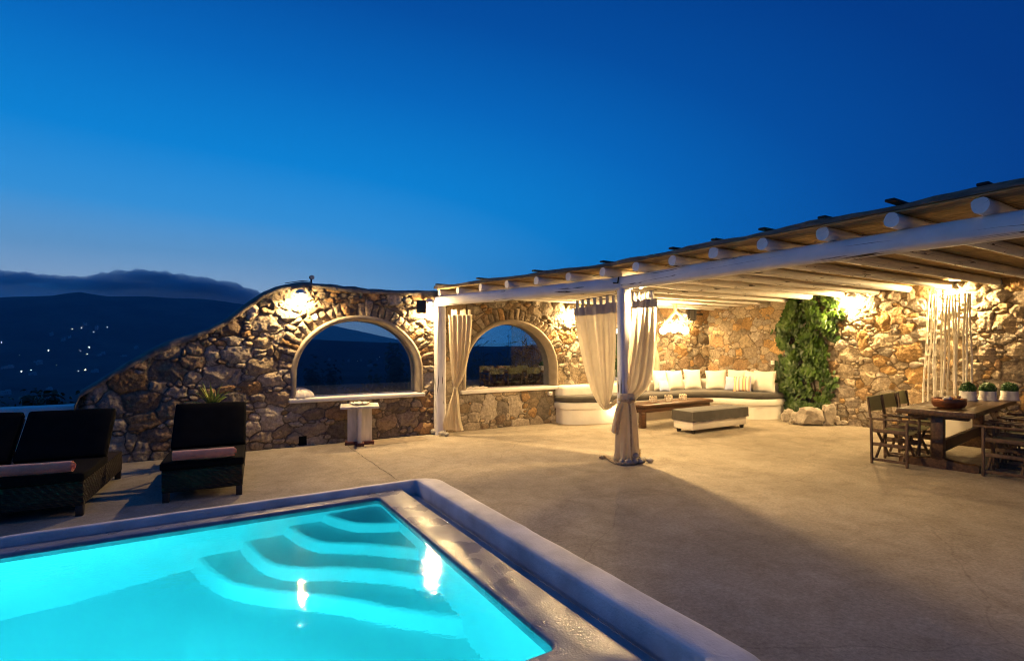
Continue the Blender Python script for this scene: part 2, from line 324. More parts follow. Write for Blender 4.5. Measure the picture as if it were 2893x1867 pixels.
# ------------------------------------------------------------------ mesh builder
class MB:
    def __init__(s): s.v = []; s.f = []
    def add(s, vs, fs):
        o = len(s.v); s.v += [tuple(v) for v in vs]; s.f += [tuple(i + o for i in f) for f in fs]; return s
    def box(s, c, d, rz=0, bev=0.0, seg=2, rot=None):
        bm = bmesh.new(); bmesh.ops.create_cube(bm, size=1)
        for v in bm.verts: v.co = Vector((v.co.x * d[0], v.co.y * d[1], v.co.z * d[2]))
        if bev: bmesh.ops.bevel(bm, geom=list(bm.edges), offset=min(bev, min(d) * .49), segments=seg, profile=.5, affect='EDGES')
        m = Matrix.Translation(Vector(c)) @ (rot.to_4x4() if rot is not None else Matrix.Rotation(rz, 4, 'Z'))
        bm.verts.index_update()
        s.add([m @ v.co for v in bm.verts], [[v.index for v in f.verts] for f in bm.faces]); bm.free(); return s
    def bar(s, a, b, w, h, bev=.004, up=(0, 0, 1)):
        a, b = Vector(a), Vector(b); x = (b - a).normalized(); u = Vector(up)
        if abs(x.dot(u)) > .98: u = Vector((0, 1, 0))
        y = u.cross(x).normalized(); z = x.cross(y)
        rot = Matrix((x, y, z)).transposed()
        return s.box((a + b) / 2, ((b - a).length, w, h), bev=bev, rot=rot)
    def tube(s, pts, rads, n=10, cap=True, twist=0):
        pts = [Vector(p) for p in pts]
        if not hasattr(rads, '__len__'): rads = [rads] * len(pts)
        t0 = (pts[1] - pts[0]).normalized(); u = t0.orthogonal().normalized(); vs = []; fs = []
        for i, p in enumerate(pts):
            t = (pts[min(i + 1, len(pts) - 1)] - pts[max(i - 1, 0)]).normalized()
            u = (u - t * u.dot(t)).normalized(); w = t.cross(u)
            for k in range(n):
                a = 2 * math.pi * k / n + twist
                vs.append(p + (u * math.cos(a) + w * math.sin(a)) * rads[i])
        for i in range(len(pts) - 1):
            for k in range(n):
                fs.append((i * n + k, i * n + (k + 1) % n, (i + 1) * n + (k + 1) % n, (i + 1) * n + k))
        if cap: fs.append(tuple(range(n - 1, -1, -1))); fs.append(tuple((len(pts) - 1) * n + k for k in range(n)))
        return s.add(vs, fs)
    def lathe(s, prof, c=(0, 0, 0), n=24, rmod=None):
        vs = []; fs = []
        for j, (r, z) in enumerate(prof):
            for k in range(n):
                a = 2 * math.pi * k / n; rr = r * (rmod(a, j) if rmod else 1)
                vs.append((c[0] + rr * math.cos(a), c[1] + rr * math.sin(a), c[2] + z))
        for j in range(len(prof) - 1):
            for k in range(n): fs.append((j * n + k, j * n + (k + 1) % n, (j + 1) * n + (k + 1) % n, (j + 1) * n + k))
        if prof[0][0] > 1e-4: fs.append(tuple(range(n - 1, -1, -1)))
        if prof[-1][0] > 1e-4: fs.append(tuple((len(prof) - 1) * n + k for k in range(n)))
        return s.add(vs, fs)
    def strip(s, loops, closed=False):
        n = len(loops[0]); vs = [p for l in loops for p in l]; fs = []
        for j in range(len(loops) - 1):
            for k in range(n if closed else n - 1): fs.append((j * n + k, j * n + (k + 1) % n, (j + 1) * n + (k + 1) % n, (j + 1) * n + k))
        return s.add(vs, fs)
    def ball(s, c, r, seed=0, amp=0, freq=1.5, sub=2, rot=0, sq=0):
        bm = bmesh.new(); bmesh.ops.create_icosphere(bm, subdivisions=sub, radius=1)
        m = Matrix.Rotation(rot, 3, 'Z'); r = r if hasattr(r, '__len__') else (r, r, r)
        out = []
        for v in bm.verts:
            p = v.co.copy()
            if sq: 
                mx = max(abs(p.x), abs(p.y), abs(p.z)); p = p * (1 - sq) + (p / mx) * sq * .85
            if amp: p *= 1 + amp * (mnoise.noise(v.co * freq + Vector((seed * 3.7, seed * 1.3, 0))) + .5 * mnoise.noise(v.co * freq * 2.3 + Vector((0, seed * 2.1, 5))))
            out.append(m @ Vector((p.x * r[0], p.y * r[1], p.z * r[2])) + Vector(c))
        bm.verts.index_update()
        s.add(out, [[v.index for v in f.verts] for f in bm.faces]); bm.free(); return s
    def build(s, name, m, parent=None, smooth='auto', loc=None, kind=None, world=True, ang=40):
        off = Vector((0, 0, 0))
        if loc is not None: off = Vector(loc)
        elif parent is not None and world:
            q = parent
            while q: off += q.location; q = q.parent
        me = bpy.data.meshes.new(name)
        me.from_pydata([(v[0] - off.x, v[1] - off.y, v[2] - off.z) for v in s.v], [], s.f); me.update()
        return link(name, me, m, parent, smooth, off if loc is not None else None, kind, ang)
def link(name, me, m, parent=None, smooth='auto', loc=None, kind=None, ang=40):
    if m is not None: me.materials.append(m)
    if smooth:
        me.polygons.foreach_set('use_smooth', [True] * len(me.polygons))
        if smooth == 'auto': me.set_sharp_from_angle(angle=R(ang))
    o = bpy.data.objects.new(name, me); COL.objects.link(o)
    if loc is not None: o.location = loc
    if parent is not None: o.parent = parent
    if kind: o['kind'] = kind
    return o
def tag(o, label, cat, group=None):
    o['label'] = label; o['category'] = cat
    if group: o['group'] = group
    return o
def thing(name, label, cat, loc=(0, 0, 0), rz=0, group=None):
    o = bpy.data.objects.new(name, None); COL.objects.link(o); o.location = loc; o.rotation_euler.z = rz; o.empty_display_size = .1
    return tag(o, label, cat, group)
def dup(root, loc, rz, label=None):
    r = root.copy(); COL.objects.link(r); r.location = loc; r.rotation_euler.z = rz
    if label: r['label'] = label
    for ch in list(root.children):
        c = ch.copy(); COL.objects.link(c); c.parent = r
        for g in list(ch.children):
            d = g.copy(); COL.objects.link(d); d.parent = c
    return r
def light(name, kind, loc, power, col=WARM, size=.04, parent=None, aim=None, spot=None, blend=.6):
    d = bpy.data.lights.new(name, kind); d.energy = power; d.color = col
    if kind == 'AREA': d.size = size
    else: d.shadow_soft_size = size
    if kind == 'SPOT': d.spot_size = R(spot); d.spot_blend = blend
    o = bpy.data.objects.new(name, d); COL.objects.link(o)
    off = Vector((0, 0, 0))
    if parent: o.parent = parent; off = parent.location
    o.location = Vector(loc) - off
    if aim is not None: o.rotation_euler = (Vector(aim) - Vector(loc)).to_track_quat('-Z', 'Y').to_euler()
    return o
def catmull(pts, n=6):
    pts = [Vector(p) for p in pts]; out = []
    for i in range(len(pts) - 1):
        a = pts[max(i - 1, 0)]; b = pts[i]; c = pts[i + 1]; d = pts[min(i + 2, len(pts) - 1)]
        for k in range(n):
            t = k / n
            out.append(.5 * ((2 * b) + (c - a) * t + (2 * a - 5 * b + 4 * c - d) * t * t + (3 * b - a - 3 * c + d) * t ** 3))
    out.append(pts[-1]); return out

# ------------------------------------------------------------------ camera
cam = bpy.data.cameras.new('camera'); co = bpy.data.objects.new('camera', cam); COL.objects.link(co)
cam.sensor_width = 36; cam.lens = 36 * F_PX / 2893; cam.clip_end = 30000; cam.clip_start = .05
cam.shift_y = (YH - 933.5) / 2893
co.location = (0, 0, EYE); co.rotation_euler = (R(90), 0, math.atan2(-FWD.x, FWD.y))
scene.camera = co

# ------------------------------------------------------------------ dusk sky
world = bpy.data.worlds.new('World'); scene.world = world; world.use_nodes = True
nt = world.node_tree; N = nt.nodes; L = nt.links; N.clear()
out = N.new('ShaderNodeOutputWorld')
tc = N.new('ShaderNodeTexCoord'); sp = N.new('ShaderNodeSeparateXYZ'); L.new(tc.outputs['Generated'], sp.inputs[0])
def mth(op, a, b=None):
    n = N.new('ShaderNodeMath'); n.operation = op
    for i, x in enumerate((a, b)):
        if x is None: continue
        if isinstance(x, (int, float)): n.inputs[i].default_value = x
        else: L.new(x, n.inputs[i])
    return n.outputs[0]
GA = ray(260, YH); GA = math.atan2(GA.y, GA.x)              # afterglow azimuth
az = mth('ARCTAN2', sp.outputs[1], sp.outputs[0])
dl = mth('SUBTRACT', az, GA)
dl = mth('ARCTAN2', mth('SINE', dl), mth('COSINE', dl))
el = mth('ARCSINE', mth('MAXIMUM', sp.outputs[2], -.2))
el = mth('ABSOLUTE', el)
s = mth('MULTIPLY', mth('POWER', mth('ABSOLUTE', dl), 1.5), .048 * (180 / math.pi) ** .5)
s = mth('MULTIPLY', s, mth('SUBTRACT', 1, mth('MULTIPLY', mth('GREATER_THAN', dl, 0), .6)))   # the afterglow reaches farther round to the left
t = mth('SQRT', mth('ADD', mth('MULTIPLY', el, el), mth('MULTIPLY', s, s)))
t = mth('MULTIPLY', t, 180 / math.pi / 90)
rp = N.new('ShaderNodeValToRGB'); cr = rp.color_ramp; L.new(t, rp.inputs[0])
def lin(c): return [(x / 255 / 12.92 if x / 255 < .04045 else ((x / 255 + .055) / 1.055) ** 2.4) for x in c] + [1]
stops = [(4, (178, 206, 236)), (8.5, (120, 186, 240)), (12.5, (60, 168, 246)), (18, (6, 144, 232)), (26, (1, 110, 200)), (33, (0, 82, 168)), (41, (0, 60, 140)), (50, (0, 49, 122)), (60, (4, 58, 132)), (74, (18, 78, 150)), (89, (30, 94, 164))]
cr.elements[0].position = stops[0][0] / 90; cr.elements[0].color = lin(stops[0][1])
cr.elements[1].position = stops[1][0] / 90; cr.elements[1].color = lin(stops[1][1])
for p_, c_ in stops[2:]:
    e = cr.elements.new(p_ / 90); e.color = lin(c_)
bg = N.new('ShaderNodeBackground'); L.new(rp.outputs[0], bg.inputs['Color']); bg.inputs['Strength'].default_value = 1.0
sky = N.new('ShaderNodeTexSky'); sky.sky_type = 'NISHITA'; sky.sun_disc = False
sky.sun_elevation = R(-4); sky.sun_rotation = math.pi / 2 - GA
bg2 = N.new('ShaderNodeBackground'); L.new(sky.outputs[0], bg2.inputs['Color']); bg2.inputs['Strength'].default_value = .05
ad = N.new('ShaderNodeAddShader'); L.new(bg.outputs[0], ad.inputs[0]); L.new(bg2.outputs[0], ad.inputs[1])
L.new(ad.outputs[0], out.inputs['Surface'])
scene.view_settings.view_transform = 'Standard'; scene.view_settings.look = 'None'
scene.view_settings.exposure = 0; scene.view_settings.gamma = 1
scene.cycles.caustics_reflective = True; scene.cycles.caustics_refractive = False; scene.cycles.blur_glossy = 1.5; scene.cycles.filter_width = 1.1
scene.cycles.sample_clamp_indirect = 6; scene.cycles.use_denoising = True
scene.cycles.max_bounces = 10; scene.cycles.diffuse_bounces = 7; scene.cycles.transparent_max_bounces = 12

# ------------------------------------------------------------------ land
WALLX, WALLY = 11.3, 8.94
RIDGE = [(-9000, 880), (-2500, 868), (-800, 852), (-300, 846), (0, 842), (150, 838), (230, 826), (300, 837), (450, 843), (600, 850), (750, 868), (905, 912), (1000, 932), (1110, 957), (1300, 979), (1480, 977), (1580, 968), (1900, 966), (2600, 972), (4000, 968), (9000, 970)]
rx_ = np.array([math.atan((p - CX) / F_PX) for p, q in RIDGE]); ry_ = np.array([(YH - q) / F_PX / math.hypot(1, (p - CX) / F_PX) for p, q in RIDGE])
RR = 4600.
def terrain_h(x, y):
    x = np.asarray(x, float); y = np.asarray(y, float)
    r = np.hypot(x, y)
    phi = np.arctan2(x * RGT.x + y * RGT.y, x * FWD.x + y * FWD.y)
    e = np.interp(phi, rx_, ry_)
    e = np.where(np.abs(phi) > 1.4, .015 + .012 * np.sin(phi * 5), e)
    base = -1.05 - 128 * (1 - np.exp(-np.maximum(r - 13, 0) / 330))
    base = base - 1.7 * (1 - sstep(10.2, 12.6, r))
    k = sstep(2000, RR, r)
    top = EYE + e * RR
    mt = base + (top - base) * k ** 1.25
    mt = np.where(r > RR, top - (r - RR) * .12, mt)
    rough = fbm(x / 260, y / 260, 5, 3) * np.clip(r / 4200, 0, 1) ** 1.2 * 42 * (1 - .75 * sstep(3600, 4600, r)) + fbm(x / 9, y / 9, 3, 5) * .35 * sstep(11, 40, r)
    return mt + rough
phis = [math.radians(a) for a in np.concatenate([np.arange(-75, 75, .6), np.arange(75, 285, 5)])]
rad = [9.5, 11, 13, 16, 20, 26, 34, 45, 60, 80, 110, 150, 210, 290, 400, 520, 640, 760, 880, 1000, 1120, 1240, 1360, 1500, 1650, 1800, 1950, 2100, 2250, 2400, 2560, 2720, 2880, 3040, 3200, 3360, 3520, 3700, 3880, 4060, 4240, 4420, 4600, 4800, 5200, 5500]
P_, R_ = np.meshgrid(phis, rad)
F0 = math.atan2(FWD.y, FWD.x)
X_ = R_ * np.cos(F0 - P_); Y_ = R_ * np.sin(F0 - P_)
Z_ = terrain_h(X_, Y_)
lp = [[(X_[j, k], Y_[j, k], Z_[j, k]) for k in range(len(phis))] for j in range(len(rad))]
b = MB(); b.strip(lp, closed=True)
b.f.append(tuple(range(len(phis))))
b.build('terrain', M['terrain'], smooth=True, kind='structure')

def on_land(px, py):
    d = ray(px, py); t0 = 30.
    for k in range(4000):
        p = EYEV + d * t0
        if p.z <= float(terrain_h(p.x, p.y)): return p
        t0 += 4 + t0 * .004
        if t0 > 9000: break
    return EYEV + d * 3500
# cloud lying along the ridge
CT = [(-700, 772), (-300, 768), (0, 762), (60, 767), (150, 776), (215, 781), (250, 779), (300, 771), (335, 764), (390, 763), (440, 769), (520, 775), (590, 787), (660, 800), (720, 818), (770, 838), (820, 862), (870, 884)]
CB = [(-700, 850), (0, 846), (150, 843), (230, 832), (300, 842), (450, 849), (600, 854), (720, 862), (800, 888), (870, 906)]
loops = []
for px in np.arange(-700, 871, 4):
    tp = np.interp(px, *zip(*CT)) + 1.5; bt = np.interp(px, *zip(*CB)) + 20
    tp += 4.5 * float(fbm(np.array(px / 15.), np.array(3.3), 4, 8)) + 2 * float(fbm(np.array(px / 47.), np.array(1.3), 3, 9))
    mid = at_d(px, (tp + bt) / 2, 4330); hh = (bt - tp) / 2 / F_PX * 4330
    dirv = ray(px, YH); dirv.normalize()
    taper = min(1, max(.05, (px + 700) / 200.), max(.05, (870 - px) / 160))
    lp = []
    for k in range(22):
        a = 2 * math.pi * k / 22
        q = 1 + .22 * float(fbm(np.array(px / 20. + math.cos(a) * 1.5), np.array(math.sin(a) * 1.5 + 4), 5, 11))
        c_, s_ = math.cos(a), math.sin(a)
        lp.append(mid + dirv * (abs(c_) ** .8 * math.copysign(1, c_) * 300 * taper * q) + Vector((0, 0, abs(s_) ** .8 * math.copysign(1, s_) * hh * (q if s_ < 0 else min(q, 1.1)))))
    loops.append(lp)
b = MB(); b.strip(loops, closed=True); b.f.append(tuple(range(21, -1, -1))); n0 = len(b.v); b.f.append(tuple(range(n0 - 22, n0)))
cm = bpy.data.materials.new('cloud_volume'); nt2, N2, L2 = nodes_of(cm); N2.remove(N2['Principled BSDF'])
pv = N2.new('ShaderNodeVolumePrincipled'); pv.inputs['Color'].default_value = (.66, .82, .98, 1); pv.inputs['Density'].default_value = .006; pv.inputs['Anisotropy'].default_value = .2
L2.new(pv.outputs[0], N2['Material Output'].inputs['Volume'])
b.build('cloud_bank', cm, smooth=True, kind='stuff')
cm2 = cm.copy(); cm2.node_tree.nodes['Principled Volume'].inputs['Density'].default_value = .0045
cm2.node_tree.nodes['Principled Volume'].inputs['Color'].default_value = (.8, .9, 1, 1)
for i in range(15):
    r_ = random.Random(60 + i); px = -40 + i * 50 + r_.uniform(-14, 14); tp = float(np.interp(px, *zip(*CT)))
    py = tp + r_.uniform(10, 46); c = at_d(px, py, 4200 + r_.uniform(-180, 120)); k = 4300 / F_PX; w = r_.uniform(34, 70) * k; h = min(r_.uniform(9, 19), (py - tp) + 1) * k
    bb = MB(); bb.ball((0, 0, 0), (w, w * .8, h), i + 70, .5, 1.9, 4, rot=F0 - math.pi / 2)
    o = bb.build('cloud_bank', cm2, loc=(0, 0, 0), smooth=True, kind='stuff'); o.location = c

# evening air
hz = bpy.data.materials.new('evening_air'); nt3, N3, L3 = nodes_of(hz); N3.remove(N3['Principled BSDF'])
pv = N3.new('ShaderNodeVolumePrincipled'); pv.inputs['Color'].default_value = (.48, .72, 1, 1); pv.inputs['Density'].default_value = .00011; pv.inputs['Anisotropy'].default_value = 0
L3.new(pv.outputs[0], N3['Material Output'].inputs['Volume'])
b = MB(); b.box((0, 0, 220), (11200, 11200, 1260)); b.build('haze', hz, smooth=False, kind='stuff')

# lamps of the valley and the houses among them
LS = [(12, 905, 1), (62, 908, 1), (112, 912, 1), (195, 912, 1), (363, 993, 1.2), (430, 993, 1.2), (572, 1013, 1.8), (217, 1073, 1.7), (497, 1071, 1.7), (609, 1082, 1), (178, 1243, 2), (864, 1055, 1.2), (1020, 1038, 1), (1174, 932, .8), (1351, 944, 1), (1115, 848, .9), (1040, 869, .7), (944, 875, .7), (902, 828, .7), (820, 825, .7), (740, 849, .5), (805, 857, .5), (490, 858, .8), (533, 787, 1), (511, 769, .7), (463, 800, .5), (655, 716, .7), (634, 683, .7), (666, 683, .5), (694, 659, .7), (783, 677, 1), (768, 677, .6), (820, 698, .7), (826, 709, .7), (862, 709, .6), (830, 613, .5), (1054, 634, .6), (950, 672, .5), (990, 660, .4), (15, 777, .4), (250, 772, .4), (615, 838, .4), (1105, 905, .5), (700, 905, .5), (330, 850, .4)]
LS = [(x / 3.582, 750 + y / 3.582, s_) for x, y, s_ in LS] + [(1060, 973, .9), (1066, 976, .8), (1080, 981, .6), (1072, 1008, .5), (940, 1021, .6), (985, 1024, .6), (1010, 1019, .5), (1120, 990, .5)]
rl = random.Random(31)
LS += [(rl.gauss(240, 34), rl.gauss(932, 13), .22) for _ in range(16)] + [(rl.uniform(20, 330), rl.uniform(985, 1060), .2) for _ in range(14)]
for i, (px, py, s_) in enumerate(LS):
    p = on_land(px, py); d = (p - EYEV).length
    r = d / F_PX * .85 * s_ ** .5
    p = p - ray(px, py).normalized() * (r * 2)
    o = MB().ball((0, 0, 0), r, sub=1).build('valley_lamp', M['farlampw'] if i % 5 == 2 or (px < 60 and py < 1006) else M['farlamp'], loc=(0, 0, 0), smooth=True); o.location = p
    tag(o, 'tiny glowing lamp among the dark houses of the far valley', 'lamp', 'lamps glowing in the far valley')
for i in range(22):
    px, py, w = [(388 / 3.582, 1028, 13), (400 / 3.582, 1033, 9), (100 / 3.582, 1041, 12), (60 / 3.582, 1112, 14), (500 / 3.582, 1104, 10), (30 / 3.582, 1046, 14), (960 / 3.582, 1053, 12), (1250 / 3.582, 1012, 12), (330 / 3.582, 1062, 11), (1000 / 3.582, 1009, 9),
                 (1040 / 3.582, 1003, 8), (640 / 3.582, 963, 7), (860 / 3.582, 921, 6), (980 / 3.582, 930, 6), (520 / 3.582, 948, 6), (700 / 3.582, 958, 6), (1380 / 3.582, 986, 8), (1020, 1022, 10), (985, 1023, 8), (930, 1020, 8), (1065, 1020, 7), (1045, 1036, 14)][i]
    p = on_land(px, py); k = (p - EYEV).length / F_PX
    W = w * k; Hh = 5.5 * k
    b = MB(); rz = rnd.uniform(-.4, .4) + 1.0
    o = thing('far_house', 'small flat roofed white house in the dusky valley beyond the wall', 'house', p, rz, 'white houses of the far valley')
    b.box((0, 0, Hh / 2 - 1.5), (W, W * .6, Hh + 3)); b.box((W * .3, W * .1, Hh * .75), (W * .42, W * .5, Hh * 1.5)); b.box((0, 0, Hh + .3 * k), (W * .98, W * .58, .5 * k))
    b.build('wall', M['farwhitedim'], o, world=False, smooth=False)
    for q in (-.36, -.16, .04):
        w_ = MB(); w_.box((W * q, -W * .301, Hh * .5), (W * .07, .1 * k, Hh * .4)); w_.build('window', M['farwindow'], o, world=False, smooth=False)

# ------------------------------------------------------------------ patio floor
PX0, PX1, PY0, PY1 = -9.0, WALLX + .5, -4.0, 9.75
b = MB()
hx0, hx1, hy0, hy1 = -7.4, 2.44, 1.45, 5.75
def quad(x0, y0, x1, y1): b.add([(x0, y0, 0), (x1, y0, 0), (x1, y1, 0), (x0, y1, 0)], [(0, 1, 2, 3)])
quad(PX0, PY0, PX1, hy0); quad(PX0, hy1, PX1, PY1); quad(PX0, hy0, hx0, hy1); quad(hx1, hy0, PX1, hy1)
for x0, y0, x1, y1 in ((PX0, PY0, PX1, PY0), (PX1, PY0, PX1, PY1), (PX1, PY1, PX0, PY1), (PX0, PY1, PX0, PY0)):
    b.add([(x0, y0, 0), (x0, y0, -3), (x1, y1, -3), (x1, y1, 0)], [(0, 1, 2, 3)])
patio = b.build('patio', M['concrete'], smooth=False, kind='structure')
jt = MB(); pl = [(2.06 + .006 * math.sin(y * 9) + .004 * math.sin(y * 23), y) for y in np.arange(5.72, 8.95, .07)]
jt.strip([[(x - .003 - .003 * math.sin(i * 2.1), y, .004) for i, (x, y) in enumerate(pl)], [(x + .003, y, .004) for x, y in pl]])
jt.build('joint', M['soil'], patio, smooth=False)
jt2 = MB(); jt2.add([(2.06, 8.3, .004), (3.4, 8.42, .004), (3.4, 8.85, .004), (2.08, 8.85, .004)], [(0, 1, 2, 3)])
M['patch'] = mat('repair_patch', (.25, .20, .145), .9, .2, 7, .4, 60)
jt2.build('patch', M['patch'], patio, smooth=False)

# ------------------------------------------------------------------ swimming pool
def wn(ln): return 1 if ln < .2 else (45 if ln > 1.2 else 12)
def upath(xr, yf, yn, rd, z, x0=-7.0, n=7, wob=0):
    p = [(x0, yf, z), (-3, yf, z), (-1, yf, z), (xr - rd, yf, z)]
    for k in range(1, n): a = math.pi / 2 * (1 - k / n); p.append((xr - rd + rd * math.cos(a), yf - rd + rd * math.sin(a), z))
    p += [(xr, yf - rd, z), (xr, yn + rd, z)]
    for k in range(1, n): a = -math.pi / 2 * k / n; p.append((xr - rd + rd * math.cos(a), yn + rd + rd * math.sin(a), z))
    p += [(xr - rd, yn, z), (x0, yn, z)]
    if not wob: return p
    o_ = []
    for a, c in zip(p[:-1], p[1:]):
        ln = math.dist(a, c); m_ = max(1, int(ln / .09)) if wob else 1
        for k in range(wn(ln)): o_.append([a[i] + (c[i] - a[i]) * k / wn(ln) for i in range(3)])
    o_.append(list(p[-1]))
    for q in o_:
        v = Vector((q[0] * 4, q[1] * 4, z * 9)); f_ = Vector((q[0] * 13, q[1] * 13, z * 20))
        q[0] += wob * (mnoise.noise(v) + .5 * mnoise.noise(f_)); q[1] += wob * (mnoise.noise(v + Vector((9, 0, 0))) + .5 * mnoise.noise(f_ + Vector((9, 0, 0)))); q[2] += wob * .5 * (mnoise.noise(v + Vector((0, 9, 0))) + .6 * mnoise.noise(f_ + Vector((0, 9, 0))))
    return [tuple(q) for q in o_]
pool = thing('swimming_pool', 'glowing turquoise swimming pool with curved corner steps and white overflow channel', 'pool', (1.64, 5.44, 0))
XR, YF, YN = 1.64, 5.44, 2.25
b = MB(); b.strip([upath(XR, YF, YN, .07, -.12), upath(XR, YF, YN, .07, -.3), upath(XR, YF, YN, .07, -1.15), upath(XR, YF, YN, .07, -1.9)])
fx = [(-7.0, -1.75), (-3.5, -1.52), (-1.6, -1.34), (-.9, -1.22), (-.2, -1.03), (.1, -.985), (.5, -.975), (XR + .01, -.97)]
b.strip([[(x, y, z) for x, z in fx] for y in (YN - .01, 3.0, 4.2, YF + .01)])
b.add([(-7, YN, -1.9), (-7, YN, 0), (-7, YF, 0), (-7, YF, -1.9)], [(0, 1, 2, 3)])
b.build('basin', M['basin'], pool, ang=50)
NOSE = [[(1.07, 5.47), (1.15, 5.25), (1.27, 5.03), (1.43, 4.91), (1.67, 4.80)],
        [(.73, 5.47), (.82, 5.12), (.93, 4.89), (1.08, 4.77), (1.34, 4.58), (1.67, 4.27)],
        [(.36, 5.47), (.44, 5.04), (.55, 4.77), (.70, 4.62), (.99, 4.46), (1.26, 4.26), (1.50, 4.02), (1.67, 3.86)],
        [(-.01, 5.47), (.08, 5.12), (.22, 4.80), (.46, 4.53), (.76, 4.29), (1.03, 4.04), (1.24, 3.80), (1.45, 3.60), (1.67, 3.38)]]
def noff(pl, d):
    o_ = []
    for i, p in enumerate(pl):
        t_ = (pl[min(i + 1, len(pl) - 1)] - pl[max(i - 1, 0)]).normalized(); o_.append((p.x + t_.y * d, p.y - t_.x * d))
    return o_
for k in range(4):
    z1 = -.19 * (k + 1); z0 = z1 - (.21 if k < 3 else .235)
    pl = [Vector((q[0], q[1])) for q in catmull([(x, y, 0) for x, y in NOSE[k]], 6)]
    b = MB(); rings = [noff(pl, -d) for d in (-.045, -.014, 0, .012, .05)]
    if rings[0][len(pl) // 2][0] + rings[0][len(pl) // 2][1] < rings[4][len(pl) // 2][0] + rings[4][len(pl) // 2][1]: rings = [noff(pl, d) for d in (-.045, -.014, 0, .012, .05)]
    b.strip([[(x, y, z) for x, y in r_] for r_, z in zip(rings, (z1, z1 - .010, z1 - .035, z0 + .05, z0))])
    far = [(min(max(x, -9), XR + .03), YF + .03, z1) for x, y in rings[0]]
    half = len(pl) // 2; x0 = rings[0][0][0]; far = [(x0 + (XR + .03 - x0) * i / half, YF + .03, z1) if i <= half else (XR + .03, YF + .03 + (rings[0][-1][1] - YF - .03) * (i - half) / (len(pl) - 1 - half), z1) for i in range(len(pl))]
    b.strip([[(x, y, z1) for x, y in rings[0]], far])
    b.build('step', M['basin'], pool, ang=50)
W_ = dict(wob=.006)
b = MB(); b.strip([upath(XR, YF, YN, .07, -.12), upath(XR, YF, YN, .07, .006), upath(XR + .010, YF + .008, YN - .010, .07, .018), upath(XR + .03, YF + .02, YN - .03, .07, .022), upath(1.925, 5.612, 1.935, .04, .024), upath(1.945, 5.622, 1.915, .04, .014), upath(1.95, 5.625, 1.91, .04, -.12)])
b.build('coping', M['wet'], pool, ang=60)
b = MB(); b.strip([upath(1.948, 5.624, 1.912, .04, -.085), upath(2.14, 5.68, 1.70, .04, -.085)])
b.build('overflow_channel', M['rimwhite'], pool)
b = MB(); b.strip([upath(2.13, 5.648, 1.70, .03, -.12, **W_), upath(2.132, 5.649, 1.698, .03, .055, **W_), upath(2.136, 5.651, 1.694, .03, .078, **W_), upath(2.146, 5.655, 1.684, .035, .086, **W_), upath(2.20, 5.67, 1.64, .06, .089, **W_),
                   upath(2.34, 5.715, 1.53, .2, .087, **W_), upath(2.385, 5.735, 1.49, .22, .077, **W_), upath(2.425, 5.76, 1.45, .24, .048, **W_), upath(2.455, 5.79, 1.42, .25, -.03, **W_)])
b.build('rim', M['rimwhite'], pool, ang=60)
b = MB(); xs = np.linspace(-7.005, 1.645, 60); ys = np.linspace(2.245, 5.445, 26)
b.strip([[(x, y, -.012) for x in xs] for y in ys])
wx0, wx1, wy0, wy1, wz = -7.005, 1.645, 2.245, 5.445, -1.95
o0 = len(b.v); b.v += [(wx0, wy0, -.012), (wx1, wy0, -.012), (wx1, wy1, -.012), (wx0, wy1, -.012), (wx0, wy0, wz), (wx1, wy0, wz), (wx1, wy1, wz), (wx0, wy1, wz)]
b.f += [tuple(o0 + q for q in f) for f in ((0, 1, 5, 4), (1, 2, 6, 5), (2, 3, 7, 6), (3, 0, 4, 7), (7, 6, 5, 4))]
pw = b.build('pool_water', M['water'], smooth=True, kind='structure')
b = MB(); b.strip([upath(1.95, 5.62, 1.9, .04, -.05), upath(2.115, 5.67, 1.71, .04, -.05)])
cw = b.build('channel_water', M['gutterwater'], smooth=True, kind='structure')
for i, x in enumerate((-1.15, -3.6)):
    pl_ = thing('pool_lamp', ['round underwater lamp set in the near pool wall by the steps', 'round underwater lamp set in the near pool wall away from the steps'][i], 'lamp', (x, YN, -.2))
    b = MB(); b.tube([(x, YN - .01, -.2), (x, YN + .03, -.2)], .10, 20); b.build('lens', M['poolamp'], pl_)
    b = MB(); b.tube([(x, YN - .02, -.2), (x, YN + .02, -.2)], .125, 20); b.build('bezel', M['plastic'], pl_)
    light('pool_light', 'POINT', (x, YN + .14, -.2), 720 if i == 0 else 780, (.035, .86, .97), .09, pl_)

# ------------------------------------------------------------------ rubble walls
def make_seeds(u0, u1, z0, z1, seed, classes, gap=.86):
    r = random.Random(seed); cells = {}; out = []
    def near(u, z):
        i, j = int(u // .4), int(z // .4)
        for a in range(i - 2, i + 3):
            for c in range(j - 2, j + 3):
                yield from cells.get((a, c), ())
    for a, asp, tries in classes:
        for _ in range(int(tries * (u1 - u0) * (z1 - z0))):
            u, z = r.uniform(u0, u1), r.uniform(z0, z1)
            w = a * r.uniform(.8, 1.2); h = w / asp * r.uniform(.8, 1.15)
            if r.random() < .12: w, h = h, w
            ok = True
            for (u2, z2, w2, h2, *_r) in near(u, z):
                if (abs(u - u2) / ((w + w2) * gap)) ** 2.6 + (abs(z - z2) / ((h + h2) * gap)) ** 2.6 < 1: ok = False; break
            if ok:
                s_ = (u, z, w, h, r.uniform(-.22, .22), r.random(), r.random(), r.uniform(-1, 1), r.uniform(-1, 1), r.uniform(.58, .78))
                cells.setdefault((int(u // .4), int(z // .4)), []).append(s_); out.append(s_)
    return np.array(out)
